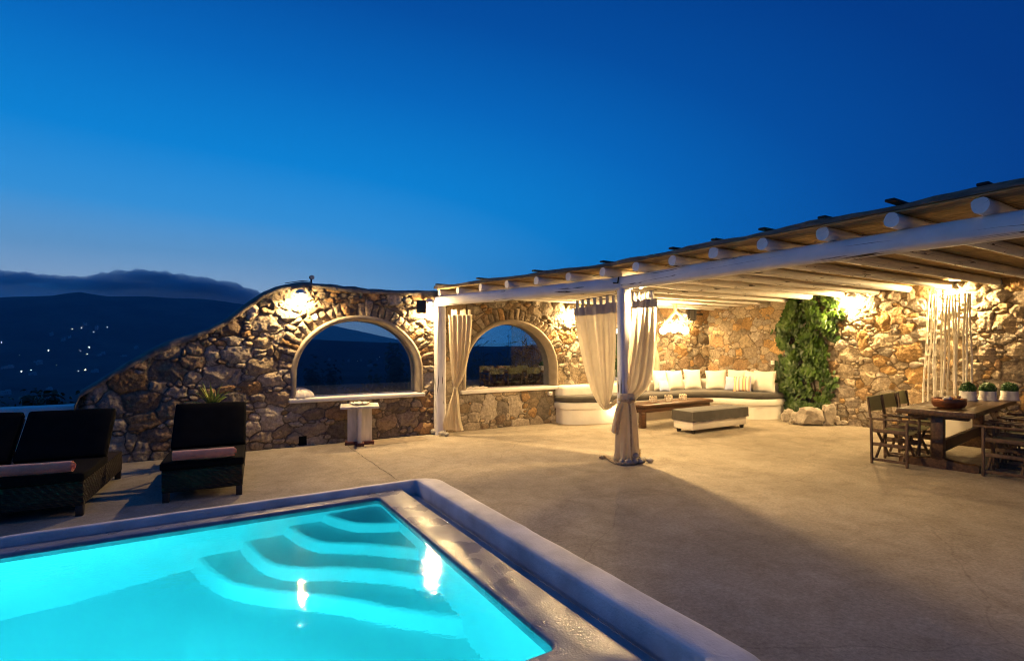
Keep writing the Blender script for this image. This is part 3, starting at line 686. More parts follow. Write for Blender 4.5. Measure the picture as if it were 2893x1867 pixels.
def stone_field(U, Z, S, pal, mortar, joint, relief, seed, arches=()):
    """height, colour of a rubble wall at flat arrays U, Z"""
    n = len(U); F1 = np.full(n, 9e9); F2 = np.full(n, 9e9); I1 = np.zeros(n, int); SC = np.ones(n); S2 = np.ones(n)
    Uw = U + .035 * fbm(U * 4, Z * 4, 3, seed) + .010 * fbm(U * 16, Z * 16, 3, seed + 9)
    Zw = Z + .030 * fbm(U * 4 + 50, Z * 4, 3, seed + 3) + .010 * fbm(U * 16 + 50, Z * 16, 3, seed + 13)
    tu = np.floor(U / .5).astype(int)
    for t_ in np.unique(tu):
        m = np.nonzero(tu == t_)[0]; lo, hi = t_ * .5 - .6, t_ * .5 + 1.1
        k = np.nonzero((S[:, 0] > lo) & (S[:, 0] < hi))[0]
        f1 = F1[m]; f2 = F2[m]; i1 = I1[m]; sc = SC[m]; s2 = S2[m]
        for q in k:
            u, z, w, h, a = S[q, :5]
            du, dz = Uw[m] - u, Zw[m] - z
            ca, sa = math.cos(a), math.sin(a)
            x, y = np.abs(du * ca + dz * sa) / w, np.abs(dz * ca - du * sa) / h
            d = np.maximum(np.maximum(x, y), (x + y) * S[q, 9]); ss = (w + h) / 2
            c = d < f1
            f2 = np.where(c, f1, np.minimum(f2, d)); s2 = np.where(c, sc, np.where(d <= f2, ss, s2))
            i1 = np.where(c, q, i1); sc = np.where(c, ss, sc); f1 = np.where(c, d, f1)
        F1[m], F2[m], I1[m], SC[m], S2[m] = f1, f2, i1, sc, s2
    E = (F2 - F1) / (1 / SC + 1 / S2)
    E = np.minimum(E, np.maximum(0, 1.5 - F1) * SC)
    A5, A6, A7, A8 = (S[I1, j].copy() for j in (5, 6, 7, 8)); LU, LZ = U - S[I1, 0], Z - S[I1, 1]
    for (cu, cz, rx, rz, wd) in arches:
        xx, zz = (Uw - cu), (Zw - cz); rho = np.sqrt((xx / rx) ** 2 + (zz / rz) ** 2); rm = (rx + rz) / 2
        th = np.arctan2(zz / rz, xx / rx)
        depth = (rho - 1) * rm
        cnt = int(math.pi * (rm + wd / 2) / .118); tt = th / math.pi * cnt; ci = np.floor(tt + .35 * np.sin(np.floor(tt) * 5.3)); 
        ci = np.floor(tt); hh = _hash(ci, ci * 0 + 7, seed + 31)
        wdi = wd * (.75 + .45 * hh)
        ins = (th > .03) & (th < math.pi - .03) & (depth > -.1) & (depth < wdi)
        fr = tt - ci; jit = .12 * (hh - .5)
        ed = np.minimum(np.minimum(fr, 1 - fr) * (math.pi * rm / cnt) * np.maximum(rho, .8), wdi - depth)
        E = np.where(ins, ed, np.where((th > 0) & (depth > 0) & (depth < wdi + .03), np.minimum(E, np.abs(depth - wdi)), E))
        A5 = np.where(ins, hh, A5); A6 = np.where(ins, _hash(ci, ci * 0 + 2, seed + 3), A6)
        LU = np.where(ins, (fr - .5) * .13, LU); LZ = np.where(ins, depth - wd / 2, LZ)
    f = sstep(joint * .25, joint * 1.6, E + .006 * fbm(U * 22, Z * 22, 3, seed + 5))
    dome = sstep(0, .05, E)
    rough = fbm(U * 13, Z * 13, 5, seed + 21)
    ridge = np.abs(fbm(U * 6 + 9 * A5, Z * 6 + 5 * A6, 4, seed + 41))
    pl1 = (A7 * LU + A8 * LZ) * .24; pl2 = .012 + (A8 * LU - A7 * LZ) * .34; pl3 = .016 - (A7 * LU * .6 + A8 * LZ) * .38
    face = np.clip(np.minimum(np.minimum(pl1, pl2), pl3), -.03, .04)
    H = f * (relief * (.45 + .55 * A5) + .010 * dome + face + rough * .010 - ridge * .014) + fbm(U * 27, Z * 27, 3, seed + 61) * .009 * f + (1 - f) * (fbm(U * 18, Z * 18, 4, seed + 2) * .008 + relief * .5 * sstep(-.1, .35, fbm(U * 1.7, Z * 1.7, 3, seed + 7)))
    pal = np.array(pal); ix = np.minimum((A6 * len(pal)).astype(int), len(pal) - 1)
    C = pal[ix] * (.70 + .62 * _hash(np.floor(A5 * 9973), np.floor(A6 * 7919), 5))[:, None] * (1 + .22 * fbm(U * 7, Z * 7, 4, seed + 77))[:, None]
    mo = np.array(mortar)[None, :] * (1 + .3 * fbm(U * 10, Z * 10, 4, seed + 88))[:, None]
    g = sstep(.2, .8, f)[:, None]
    return H, C * g + mo * (1 - g)
def grid_mesh(name, P, C, nu, nz, keep, m, parent, off, flip=False):
    idx = np.arange(nu * nz).reshape(nz, nu)
    a, b_, c, d = idx[:-1, :-1], idx[:-1, 1:], idx[1:, 1:], idx[1:, :-1]
    q = np.stack([a, b_, c, d] if not flip else [a, d, c, b_], -1).reshape(-1, 4)
    kk = keep.reshape(-1)[q].any(1); q = q[kk]
    used = np.unique(q); mp = np.full(nu * nz, -1); mp[used] = np.arange(len(used)); q = mp[q]
    me = bpy.data.meshes.new(name); me.vertices.add(len(used)); me.vertices.foreach_set('co', (P[used] - np.array(off)).astype(np.float32).ravel())
    me.loops.add(q.size); me.loops.foreach_set('vertex_index', q.ravel().astype(np.int32))
    me.polygons.add(len(q)); me.polygons.foreach_set('loop_start', np.arange(0, q.size, 4, dtype=np.int32)); me.update(calc_edges=True)
    at = me.attributes.new('col', 'FLOAT_COLOR', 'POINT')
    at.data.foreach_set('color', np.concatenate([np.clip(C[used], 0, 1), np.ones((len(used), 1))], 1).astype(np.float32).ravel())
    me.validate()
    return link(name, me, m, parent, True)
TOP = [(-1.40, .80), (-1.375, .90), (-1.35, .96), (-1.18, 1.08), (-.94, 1.26), (-.67, 1.44), (-.39, 1.60), (-.17, 1.70), (.13, 1.83), (.37, 1.97), (.61, 2.18), (.88, 2.40), (1.06, 2.495), (1.29, 2.565), (1.45, 2.60), (1.74, 2.59), (2.05, 2.565), (2.37, 2.545), (2.93, 2.545), (3.5, 2.56), (12, 2.60)]
tx_, tz_ = [p[0] for p in TOP], [p[1] for p in TOP]
WIN = [(2.375, 1.02), (5.375, 1.02), (8.375, 1.02)]
WZ0, WSP, WRZ = .77, 1.14, .90          # window bottom, springing, rise
step_ = .0105
u = np.arange(-1.40, WALLX + .06, step_); z = np.arange(-.03, 2.64, step_)
U, Zg = np.meshgrid(u, z); nu, nz = len(u), len(z); Uf, Zf = U.ravel(), Zg.ravel()
S1 = make_seeds(-1.9, WALLX + .5, -.3, 3.0, 5, [(.225, 1.5, 8), (.165, 1.4, 30), (.12, 1.5, 80), (.08, 1.9, 160), (.05, 1.8, 120)])
PAL1 = [(.29, .235, .17), (.33, .27, .20), (.23, .185, .135), (.37, .315, .245), (.26, .22, .175), (.40, .345, .27), (.32, .20, .095), (.21, .15, .10), (.36, .285, .19), (.28, .21, .135)]
arch = [(cx_, WSP, rx + .11, WRZ + .11, .215) for cx_, rx in WIN]
H, C = stone_field(Uf, Zf, S1, PAL1, (.145, .118, .086), .009, .036, 11, arch)
ztop = np.interp(Uf, tx_, tz_)
inwin = np.zeros(len(Uf), bool)
for cx_, rx in WIN:
    du = np.abs(Uf - cx_)
    inwin |= (Zf > WZ0 - .03) & (du < rx + .05) & ((Zf < WSP) | ((du / (rx + .05)) ** 2 + ((Zf - WSP) / (WRZ + .05)) ** 2 < 1))
inwin |= (np.abs(Uf - 1.45) < .068) & (Zf < .165) & (Zf > .005)
keep = (Zf < ztop + .0) & ~inwin
Zc = np.minimum(Zf, ztop)
edge = sstep(-1.40, -1.25, Uf)
P = np.stack([Uf, WALLY - H * edge + (1 - edge) * .12, Zc], 1)
wall = thing('stone_wall', 'rubble stone garden wall sweeping down at its free end, three arched windows', 'wall', (5, WALLY, 0))
grid_mesh('stonework', P, C, nu, nz, keep, M['stone'], wall, (5, WALLY, 0))
# rear leaf, end and drain
b = MB(); TH = .40
cols = list(np.arange(-1.40, WALLX, .05)); rows = list(np.arange(0, 2.65, .05))
def hole(x, zz):
    for cx_, rx in WIN:
        du = abs(x - cx_)
        if zz > WZ0 - .03 and du < rx + .05 and (zz < WSP or (du / (rx + .05)) ** 2 + ((zz - WSP) / (WRZ + .05)) ** 2 < 1): return True
    return False
ids = {}
for j, zz in enumerate(rows):
    for i, x in enumerate(cols):
        ids[i, j] = len(b.v); b.v.append((x, WALLY + TH, min(zz, float(np.interp(x, tx_, tz_)))))
for j in range(len(rows) - 1):
    for i in range(len(cols) - 1):
        x, zz = cols[i] + .025, rows[j] + .025
        if rows[j] < np.interp(x, tx_, tz_) and not hole(x, zz): b.f.append((ids[i, j], ids[i, j + 1], ids[i + 1, j + 1], ids[i + 1, j]))
b.build('rear_face', M['coping'], wall, smooth=True)
b = MB(); b.box((1.45, WALLY + .18, .08), (.2, .3, .22)); b.build('drain_shade_block', M['dark'], wall, smooth=False)  # solid near-black block, its colour standing for the shade inside the drain hole
# coping: mortar weathering run along the top
xs = [-1.405, -1.40] + list(np.arange(-1.385, WALLX, .035)); rr_ = random.Random(3)
prof = [(-.045, -.05), (-.055, -.015), (-.04, .022), (.0, .045), (.10, .058), (.26, .058), (.38, .045), (.43, .01), (.44, -.05)]
loops = []
for i, x in enumerate(xs):
    zt = float(np.interp(x, tx_, tz_)); kx = float(fbm(np.array(x * 3.), np.array(1.), 4, 4)); k2 = float(fbm(np.array(x * 11.), np.array(3.), 3, 6))
    loops.append([(x + .012 * k2, WALLY + py + .012 * k2 * (j < 4), zt + pz * (1 + .35 * kx) + .010 * k2 * float(fbm(np.array(x * 6.), np.array(j * 1.), 2, 9) + 1)) for j, (py, pz) in enumerate(prof)])
b = MB(); b.strip(loops); 
b.f.append(tuple(range(len(prof))))
b.add([(-1.405, WALLY - .02, .82), (-1.405, WALLY + TH, .82), (-1.405, WALLY + TH, 0), (-1.405, WALLY + .0, 0), (-1.36, WALLY - .03, 0), (-1.36, WALLY - .03, .9)], [(0, 1, 2, 3), (0, 3, 4, 5)])
b.build('coping', M['coping'], wall, ang=70)
# windows: plaster surround, pane, sill
def archpath(cx_, rx, rz, zb, y, n=26):
    p = [(cx_ - rx, y, zb), (cx_ - rx, y, (zb + WSP) / 2)]
    for k in range(n + 1):
        a = math.pi * (1 - k / n); p.append((cx_ + rx * math.cos(a), y, WSP + rz * math.sin(a)))
    return p + [(cx_ + rx, y, (zb + WSP) / 2), (cx_ + rx, y, zb)]
for i, (cx_, rx) in enumerate(WIN):
    def wob(lp, s_):
        return [(x + .010 * float(fbm(np.array(x * 5.), np.array(zz * 5.), 3, s_)), y + .008 * float(fbm(np.array(x * 7.), np.array(zz * 7.), 3, s_ + 1)), zz + .008 * float(fbm(np.array(x * 5. + 9), np.array(zz * 5.), 3, s_ + 2))) for x, y, zz in lp]
    o_ = .085
    b = MB(); b.strip([wob(archpath(cx_, rx + o_ + .01, WRZ + o_ + .01, WZ0 - .05, WALLY + .03), 5), wob(archpath(cx_, rx + o_, WRZ + o_, WZ0 - .05, WALLY - .052), 6), wob(archpath(cx_, rx + o_ - .03, WRZ + o_ - .03, WZ0 - .05, WALLY - .068), 6),
                       wob(archpath(cx_, rx + .03, WRZ + .03, WZ0 - .05, WALLY - .062), 7), wob(archpath(cx_, rx + .008, WRZ + .008, WZ0 - .05, WALLY - .04), 8), archpath(cx_, rx, WRZ, WZ0 - .05, WALLY + .1), archpath(cx_, rx - .01, WRZ - .01, WZ0 - .05, WALLY + .30), archpath(cx_, rx + .02, WRZ + .02, WZ0 - .05, WALLY + TH + .02), archpath(cx_, rx + .11, WRZ + .11, WZ0 - .05, WALLY + TH + .01)])
    fr = b.build('window', M['plaster'], wall, ang=60)
    b = MB(); g_ = archpath(cx_, rx - .003, WRZ - .003, WZ0 - .02, WALLY + .16); g2 = [(x, y + .012, zz) for x, y, zz in g_]
    b.v = g_ + g2; n_ = len(g_); b.f = [tuple(range(n_)), tuple(range(2 * n_ - 1, n_ - 1, -1))] + [(k, k + 1, n_ + k + 1, n_ + k) for k in range(n_ - 1)]
    b.build('pane', M['glass'], fr, smooth=False)
    b = MB(); b.box((cx_, WALLY + .13, WZ0 - .035), (2 * rx + .24, .42, .075), bev=.02, seg=3)
    b.build('sill', M['white'], fr)
# house wall at the back of the pergola
u = np.arange(-.6, WALLY + .05, step_); z = np.arange(-.03, 2.86, step_)
U, Zg = np.meshgrid(u, z); nu, nz = len(u), len(z); Uf, Zf = U.ravel(), Zg.ravel()
S2 = make_seeds(-1.2, WALLY + .6, -.4, 3.2, 23, [(.19, 1.45, 7), (.145, 1.35, 30), (.105, 1.4, 90), (.07, 1.7, 160), (.045, 1.6, 140)])
PAL2 = [(.36, .29, .20), (.40, .33, .24), (.30, .245, .18), (.33, .28, .23), (.42, .27, .12), (.27, .22, .17), (.38, .33, .27), (.40, .30, .19), (.34, .23, .13), (.31, .27, .22)]
H, C = stone_field(Uf, Zf, S2, PAL2, (.20, .15, .098), .008, .030, 51)
P = np.stack([WALLX - H, Uf, Zf], 1)
bw = thing('house_wall', 'tall tan rubble stone wall closing the back of the pergola', 'wall', (WALLX, 4, 0))
grid_mesh('stonework', P, C, nu, nz, np.ones(len(Uf), bool), M['stone'], bw, (WALLX, 4, 0), flip=True)
b = MB(); b.box((WALLX + .26, 4.15, 1.4), (.44, 9.6, 2.82)); b.build('core', M['coping'], bw, smooth=False)
# low white parapet on the valley side
b = MB(); b.box((-5.2, 9.42, .39), (7.6, .28, .80), bev=.03, seg=3)
tag(b.build('parapet', M['white'], loc=(-5.2, 9.42, 0)), 'low whitewashed parapet running off behind the loungers', 'wall')

# ------------------------------------------------------------------ pergola
perg = thing('pergola', 'whitewashed pole pergola roofed with reed matting over the terrace', 'pergola', (5.19, 5.54, 0))
POST = Vector((5.19, 5.54)); LPOST = Vector((3.78, 8.83))
def jz(y): return float(np.interp(y, [0, 5.7, 8.9], [2.665, 2.655, 2.565]))
def roof_x(y): return 4.97 if y < 5.6 else float(np.interp(y, [5.6, 8.9], [4.97, 3.69]))
def rough_log(name, a, bpt, w, h, m, sq=.55, n=16, seg=26, seed=0, amp=.012):
    """hewn timber along its local X"""
    a, bpt = Vector(a), Vector(bpt); ln = (bpt - a).length; lp = []
    for i in range(seg + 1):
        x = ln * i / seg; row = []
        for k in range(n):
            t_ = 2 * math.pi * k / n; c_, s_ = math.cos(t_), math.sin(t_); e = 1 - sq * .62
            y = abs(c_) ** e * math.copysign(1, c_) * w / 2; zz = abs(s_) ** e * math.copysign(1, s_) * h / 2
            q = amp * mnoise.noise(Vector((x * 1.1, seed * 3.1 + c_, s_))) + amp * .4 * mnoise.noise(Vector((x * 5, c_ * 2, s_ * 2 + seed)))
            bow = amp * 1.3 * mnoise.noise(Vector((x * .35, seed * 7.7, 0)))
            row.append((x, y + c_ * q + bow, zz + s_ * q))
        lp.append(row)
    b = MB(); b.strip(lp, closed=True); b.f.append(tuple(range(n - 1, -1, -1))); b.f.append(tuple(len(b.v) - n + k for k in range(n)))
    o = b.build(name, m, world=False, smooth='auto', ang=55)
    d = (bpt - a).normalized(); o.parent = perg; o.location = a - perg.location
    o.rotation_euler = d.to_track_quat('X', 'Z').to_euler(); return o
rough_log('beam', (5.19, 5.66, 2.505), (5.16, -1.2, 2.515), .19, .19, M['beamwhite'], seed=2)
dl_ = (LPOST - POST).normalized()
a_ = POST - dl_ * .12; e_ = LPOST + dl_ * .06
rough_log('beam', (a_.x - .012, a_.y, 2.495), (e_.x, e_.y, 2.418), .18, .188, M['beamwhite'], seed=5)
rough_log('post', (5.19, 5.54, 0), (5.19, 5.54, 2.415), .165, .165, M['postwhite'], seed=8)
perg.children[-1].data.materials[0] = M['beamwhite']
rough_log('post', (LPOST.x, LPOST.y, 0), (LPOST.x, LPOST.y, 2.33), .175, .19, M['beamwhite'], sq=.85, seed=9, amp=.006)
JY = [8.80, 8.37, 7.84, 7.33, 6.77, 6.23, 5.69, 5.06, 4.48, 3.87, 3.27, 2.69, 2.09, 1.53, .93, .33, -.3]
for i, y in enumerate(JY):
    x0 = roof_x(y) + rnd.uniform(-.03, .03)
    rough_log('joist', (x0, y, jz(y) + rnd.uniform(-.004, .004)), (WALLX - .02, y + rnd.uniform(-.03, .03), jz(y)), .118 + rnd.uniform(-.008, .012), .122, M['joist'], sq=.25, n=14, seg=30, seed=20 + i, amp=.010)
    if i % 2 == 0 or i > 8:
        bb = MB(); xs_ = x0 - .06 + rnd.uniform(-.03, .04)
        bb.bar((xs_, y - .02, jz(y) + .148), (xs_ + 1.6, y, jz(y) + .143), .075, .024, .008); bb.build('batten', M['batten'], perg)
def mat_xy(x, y_lo=-.5):
    return 8.9 if x >= 4.99 else float(np.interp(x, [3.70, 4.99], [8.9, 5.55]))
b = MB(); x = 3.72; k = 0
while x < WALLX - .02:
    ymin = -.6 if x >= 4.97 else max(-.6, float(np.interp(x, [3.69, 4.97], [8.9, 5.6])))
    ymax = 8.9; L_ = ymax - ymin; r = .0075 + rnd.random() * .002
    if L_ > .15:
        ns = max(3, int(L_ / .5)); pts = [(x + .004 * math.sin(k * 1.7 + q * 1.1) + rnd.uniform(-.002, .002), ymin + L_ * q / ns, jz(ymin + L_ * q / ns) + .071 + rnd.uniform(-.002, .003)) for q in range(ns + 1)]
        if x < 5.05: pts[0] = (pts[0][0], pts[0][1] - rnd.uniform(0, .05), pts[0][2])
        b.tube(pts, r, 5, cap=False)
    x += .0158 + rnd.random() * .002; k += 1
b.build('reed_mat', M['reed'], perg, smooth=True)
ol = []
b = MB(); ys = list(np.arange(-.6, 8.95, .12))
lp = [[], [], [], []]
for y in ys:
    xe = roof_x(y) - .02 + .012 * math.sin(y * 13) + .01 * math.sin(y * 31); zb = jz(y) + .084; hgt = .040 + .010 * math.sin(y * 5.1)
    lp[0].append((WALLX - .02, y, zb)); lp[1].append((xe, y, zb - .004)); lp[2].append((xe + .01, y, zb + hgt)); lp[3].append((WALLX - .02, y, zb + hgt + .03))
b.strip(lp); b.build('thatch', M['thatch'], perg, ang=50)
b = MB(); pts = [(5.075, 5.68, 2.53), (5.06, 5.60, 2.50), (5.075, 5.54, 2.495), (5.075, 5.52, 2.58)]; b.tube(pts, .012, 8); b.build('bracket', M['black'], perg)

# ------------------------------------------------------------------ lamps
def wall_lamp(p, out_dir, label, power, cat='lamp', spill=.22):
    p = Vector(p); od = Vector(out_dir)
    t = thing('wall_lamp', label, cat, p, 0, 'downlight lamps of the terrace')
    tang = Vector((od.y, -od.x, 0))
    b = MB(); rows_ = []
    for j in range(6):                      # quarter-bowl shade open at the bottom
        ph = math.pi / 2 * j / 5; zz = .07 * math.sin(ph) + .01; rr = .085 * math.cos(ph) + .002
        rows_.append([p + tang * (rr * math.cos(a)) + od * (rr * 1.0 * math.sin(a)) + Vector((0, 0, zz)) for a in np.linspace(0, math.pi, 13)])
    b.strip(rows_); b.build('shade', M['plastic'], t)
    b = MB(); b.ball(p + od * .045 + Vector((0, 0, -.005)), (.034, .034, .038), sub=2); b.build('bulb', M['bulb'], t)
    q = p + od * .075 + Vector((0, 0, -.05))
    light('lamp_light', 'SPOT', q, power, WARM, .03, t, q + od * .06 + Vector((0, 0, -1)), 172, .25)
    if spill: light('lamp_light', 'POINT', q, power * spill, WARM, .03, t)
    return t
wall_lamp((1.41, WALLY - .06, 2.43), (0, -1, 0), 'downlight under the crest of the stone wall, alone above the first arch', 190)
wall_lamp((3.60, WALLY - .06, 2.38), (0, -1, 0), 'downlight on the stone wall beside the small brown speaker and pergola post', 330)
wall_lamp((6.85, WALLY - .06, 2.37), (0, -1, 0), 'downlight on the stone wall half hidden by the hanging curtain', 260, spill=.3)
wall_lamp((10.30, WALLY - .06, 2.36), (0, -1, 0), 'downlight behind the black corner speaker', 110)
wall_lamp((WALLX - .06, 5.46, 2.57), (-1, 0, 0), 'downlight beside the climbing ivy', 175, spill=.9)
wall_lamp((WALLX - .06, 3.82, 2.58), (-1, 0, 0), 'downlight above the white bamboo canes', 180, spill=1.0)
wall_lamp((5.30, 5.36, 2.455), (1, 0, 0), 'downlight on the inner face of the beam by the tied curtain', 420, spill=.04)

# ------------------------------------------------------------------ curtains
def sheet(edgesL, edgesR, pl_p, pl_n, nu=64, nv=60, folds=7, amp=.04, seed=0, push=0.0):
    """cloth between two edge curves given as (v, px, py); folds stand off the hanging plane"""
    n = Vector(pl_n).normalized()
    if n.dot(EYEV - Vector(pl_p)) < 0: n = -n
    A = [at_plane(x, y, Vector(pl_p), Vector(pl_n)) for x, y in edgesL]; B = [at_plane(x, y, Vector(pl_p), Vector(pl_n)) for x, y in edgesR]
    k = nv // (len(A) - 1); A = catmull(A, k); B = catmull(B, k)
    w0 = (A[0] - B[0]).length; lp = []
    for j in range(len(A)):
        v = j / (len(A) - 1); w = (A[j] - B[j]).length; row = []
        cramp = min(1, w / w0)
        for i in range(nu + 1):
            u = i / nu
            uu = u + .035 * math.sin(2 * math.pi * (u * 2.3 + seed)) * (1 - abs(2 * u - 1))
            p = A[j].lerp(B[j], uu)
            a_ = amp * (.45 + .55 * min(1, v * 4)) * (.35 + .65 * cramp)
            ph = folds * u * 2 * math.pi + seed * 1.7 + .8 * math.sin(v * 3 + u * 5 + seed)
            q = a_ * (math.sin(ph) + .35 * math.sin(ph * 1.9 + 1 + v * 2) + .22 * math.sin(ph * 3.3 + 2 * v + seed) * mnoise.noise(Vector((u * 5, v * 4, seed + 9.))) + .5 * mnoise.noise(Vector((u * 9, v * 2.2, seed * 5.1))))
            row.append(p + n * (q + push) + Vector((0, 0, .012 * mnoise.noise(Vector((u * 8, v * 9, seed + 3.))))))
        lp.append(row)
    return lp, n
def tabs(lp, n, cnt, hgt, wid, seed, top_fn):
    b = MB(); r = random.Random(seed); row = lp[0]
    for c in range(cnt):
        i = int((c + .5) / cnt * (len(row) - 1) * .96 + r.uniform(0, 2)); p = row[min(i, len(row) - 1)]; t = (row[-1] - row[0]).normalized() * wid / 2
        top = p + Vector((0, 0, hgt + r.uniform(-.01, .01))) + t * r.uniform(-.5, .5)
        b.strip([[p - t + n * .006 - Vector((0, 0, .02)), p + t + n * .006 - Vector((0, 0, .02))], [p.lerp(top, .5) - t * .85 + n * .014, p.lerp(top, .5) + t * .85 + n * .014], [top - t + n * .008, top + t + n * .008], [top - t * .9 - n * .012, top + t * .9 - n * .012], [p.lerp(top, .5) - t * .9 - n * .02, p.lerp(top, .5) + t * .9 - n * .02], [p - t - n * .008, p + t - n * .008]])
    return b
BPT = Vector((4.95, 6.2, 0)); BPN = Vector((dl_.y, -dl_.x, 0))
# curtain left of the tied post
eL = [(1622, 872), (1627, 915), (1636, 960), (1646, 1010), (1660, 1066), (1682, 1124), (1707, 1157), (1732, 1148), (1752, 1128)]
eR = [(1744, 852), (1744, 910), (1743, 960), (1741, 1010), (1738, 1060), (1731, 1110), (1722, 1140), (1738, 1128), (1755, 1118)]
t = thing('curtain', 'linen curtain swagged to the tied post from the window side', 'curtain', (4.95, 6.2, 0), 0, 'linen curtains of the pergola')
lp, n = sheet(eL, eR, BPT, BPN, folds=6, amp=.035, seed=1)
b = MB(); b.strip(lp); b.build('panel', M['linen'], t, smooth=True)
b = MB(); b.strip([[p + n * .008 for p in lp[0]], [p + n * .006 for p in lp[4]]]); b.build('hem', M['linenhem'], t, smooth=True)
tabs(lp, n, 7, .115, .042, 4, None).build('loops', M['linenhem'], t, smooth=True)
b = MB(); b.tube([lp[0][0] + Vector((0, 0, .11)), lp[0][-1] + Vector((0, 0, .11)), (5.10, 5.62, 2.40)], .004, 6); b.build('wire', M['black'], t)
# curtain right of the tied post, with the tied lower bundle
RP = Vector((5.22, 5.3, 0)); RN = Vector((1, 0, 0))
eL = [(1787, 850), (1784, 900), (1780, 950), (1773, 1000), (1767, 1045), (1758, 1092), (1754, 1116), (1753, 1134)]
eR = [(1856, 842), (1855, 900), (1852, 950), (1848, 1000), (1841, 1050), (1828, 1092), (1805, 1116), (1793, 1134)]
t = thing('curtain', 'linen curtain gathered and knotted round the free post down to the floor', 'curtain', (5.2, 5.5, 0), 0, 'linen curtains of the pergola')
lp, n = sheet(eL, eR, RP, RN, folds=5, amp=.05, seed=3)
b = MB(); b.strip(lp); b.build('panel', M['linen'], t, smooth=True)
b = MB(); b.strip([[p + n * .010 for p in lp[0]], [p + n * .008 for p in lp[4]]]); b.build('hem', M['linenhem'], t, smooth=True)
tabs(lp, n, 6, .11, .045, 9, None).build('loops', M['linenhem'], t, smooth=True)
b = MB(); b.tube([lp[0][0] + Vector((0, 0, .11)), lp[0][-1] + Vector((0, 0, .11))], .004, 6); b.build('wire', M['black'], t)
KC = Vector((5.15, 5.44, 0))
prof = [(.085, .94), (.10, .90), (.088, .86), (.105, .80), (.122, .70), (.134, .58), (.142, .45), (.145, .32), (.148, .2), (.15, .1), (.158, .03), (.155, .0)]
def fold(a, j): 
    v = j / 11; return 1 + (.10 + .10 * v) * (math.sin(a * 9 + .8 * math.sin(a * 2 + j * .12)) + .5 * math.sin(a * 15 + j * .2)) + .04 * mnoise.noise(Vector((a * 2, j * .5, 1)))
b = MB(); b.lathe(prof, KC, 96, fold); b.build('bundle', M['linen'], t, smooth=True)
# loose tail hanging at the left of the knot
TL = [(1746, 1140), (1740, 1160), (1734, 1190), (1728, 1221)]; TR = [(1766, 1140), (1760, 1165), (1753, 1195), (1746, 1228)]
lp2, n2 = sheet(TL, TR, KC + Vector((-.12, -.10, 0)), FWD, nu=24, nv=24, folds=2.4, amp=.025, seed=6)
b = MB(); b.strip(lp2); b.strip([[p - n2 * .02 for p in r_] for r_ in lp2]); b.build('tail', M['linen'], t, smooth=True)
# curtain at the wall post
eL = [(1269, 890), (1270, 935), (1273, 985), (1277, 1035), (1280, 1075), (1283, 1097), (1276, 1122), (1266, 1150), (1255, 1190), (1249, 1214)]
eR = [(1333, 889), (1331, 935), (1327, 985), (1317, 1035), (1304, 1072), (1290, 1097), (1293, 1122), (1295, 1150), (1300, 1190), (1307, 1216)]
t = thing('curtain', 'linen curtain tied slim beside the wall post next to the arched windows', 'curtain', (4.0, 8.4, 0), 0, 'linen curtains of the pergola')
PP = Vector((3.95, 8.45, 0))
lp, n = sheet(eL, eR, PP, BPN, folds=5, amp=.035, seed=8, nv=72)
b = MB(); b.strip(lp); b.strip([[p - n * .03 for p in r_] for r_ in lp]); b.build('panel', M['linen'], t, smooth=True)
b = tabs(lp, n, 5, .09, .05, 2, None); b.strip([[p + n * .007 for p in lp[0]], [p + n * .007 for p in lp[2]]]); b.build('loops', M['linen'], t, smooth=True)
kp = lp[int(len(lp) * 5 / 9)][32]
b = MB(); b.ball(kp, (.035, .03, .03), 3, .3); b.build('knot', M['linen'], t, smooth=True)
# rope
t = thing('rope', 'thick jute rope knotted round the tied curtain and coiled on the floor', 'rope', KC)
def rope(pts, r, sub=5): 
    return catmull(pts, sub)
b = MB(); ring = []
for k in range(40):
    a = k / 40 * 2 * math.pi * 2.1; ring.append(KC + Vector((.108 * math.cos(a), .108 * math.sin(a), .845 + .022 * k / 40 + .008 * math.sin(a))))
b.tube(ring, .014, 8); b.build('wrap', M['rope'], t)
b = MB(); b.ball(KC + Vector((-.06, -.115, .85)), (.04, .035, .035), 5, .3); b.build('knot', M['rope'], t)
b = MB(); b.tube(rope([KC + Vector((-.07, -.12, .84)), KC + Vector((-.075, -.15, .7)), KC + Vector((-.085, -.175, .4)), KC + Vector((-.10, -.20, .12)), KC + Vector((-.12, -.24, .022))], .014), .014, 8); b.build('strand', M['rope'], t)
fl = [at_z(1695, 1286, .02), at_z(1704, 1283, .022), at_z(1716, 1290, .02), at_z(1735, 1299, .02), at_z(1762, 1302, .02), at_z(1785, 1299, .02), at_z(1797, 1289, .025), at_z(1801, 1277, .06), at_z(1797, 1268, .12)]
fl = [q - FWD * (.13 + .05 * (2 < i < 7)) for i, q in enumerate(fl)]
b = MB(); b.tube(rope(fl, .016), .017, 8); b.build('floor_coil', M['rope'], t)
b = MB(); b.ball(fl[-1] + Vector((0, 0, .01)), (.035, .03, .035), 2, .3); b.ball(fl[0], (.032, .04, .022), 9, .5); b.build('knotted_end', M['rope'], t)
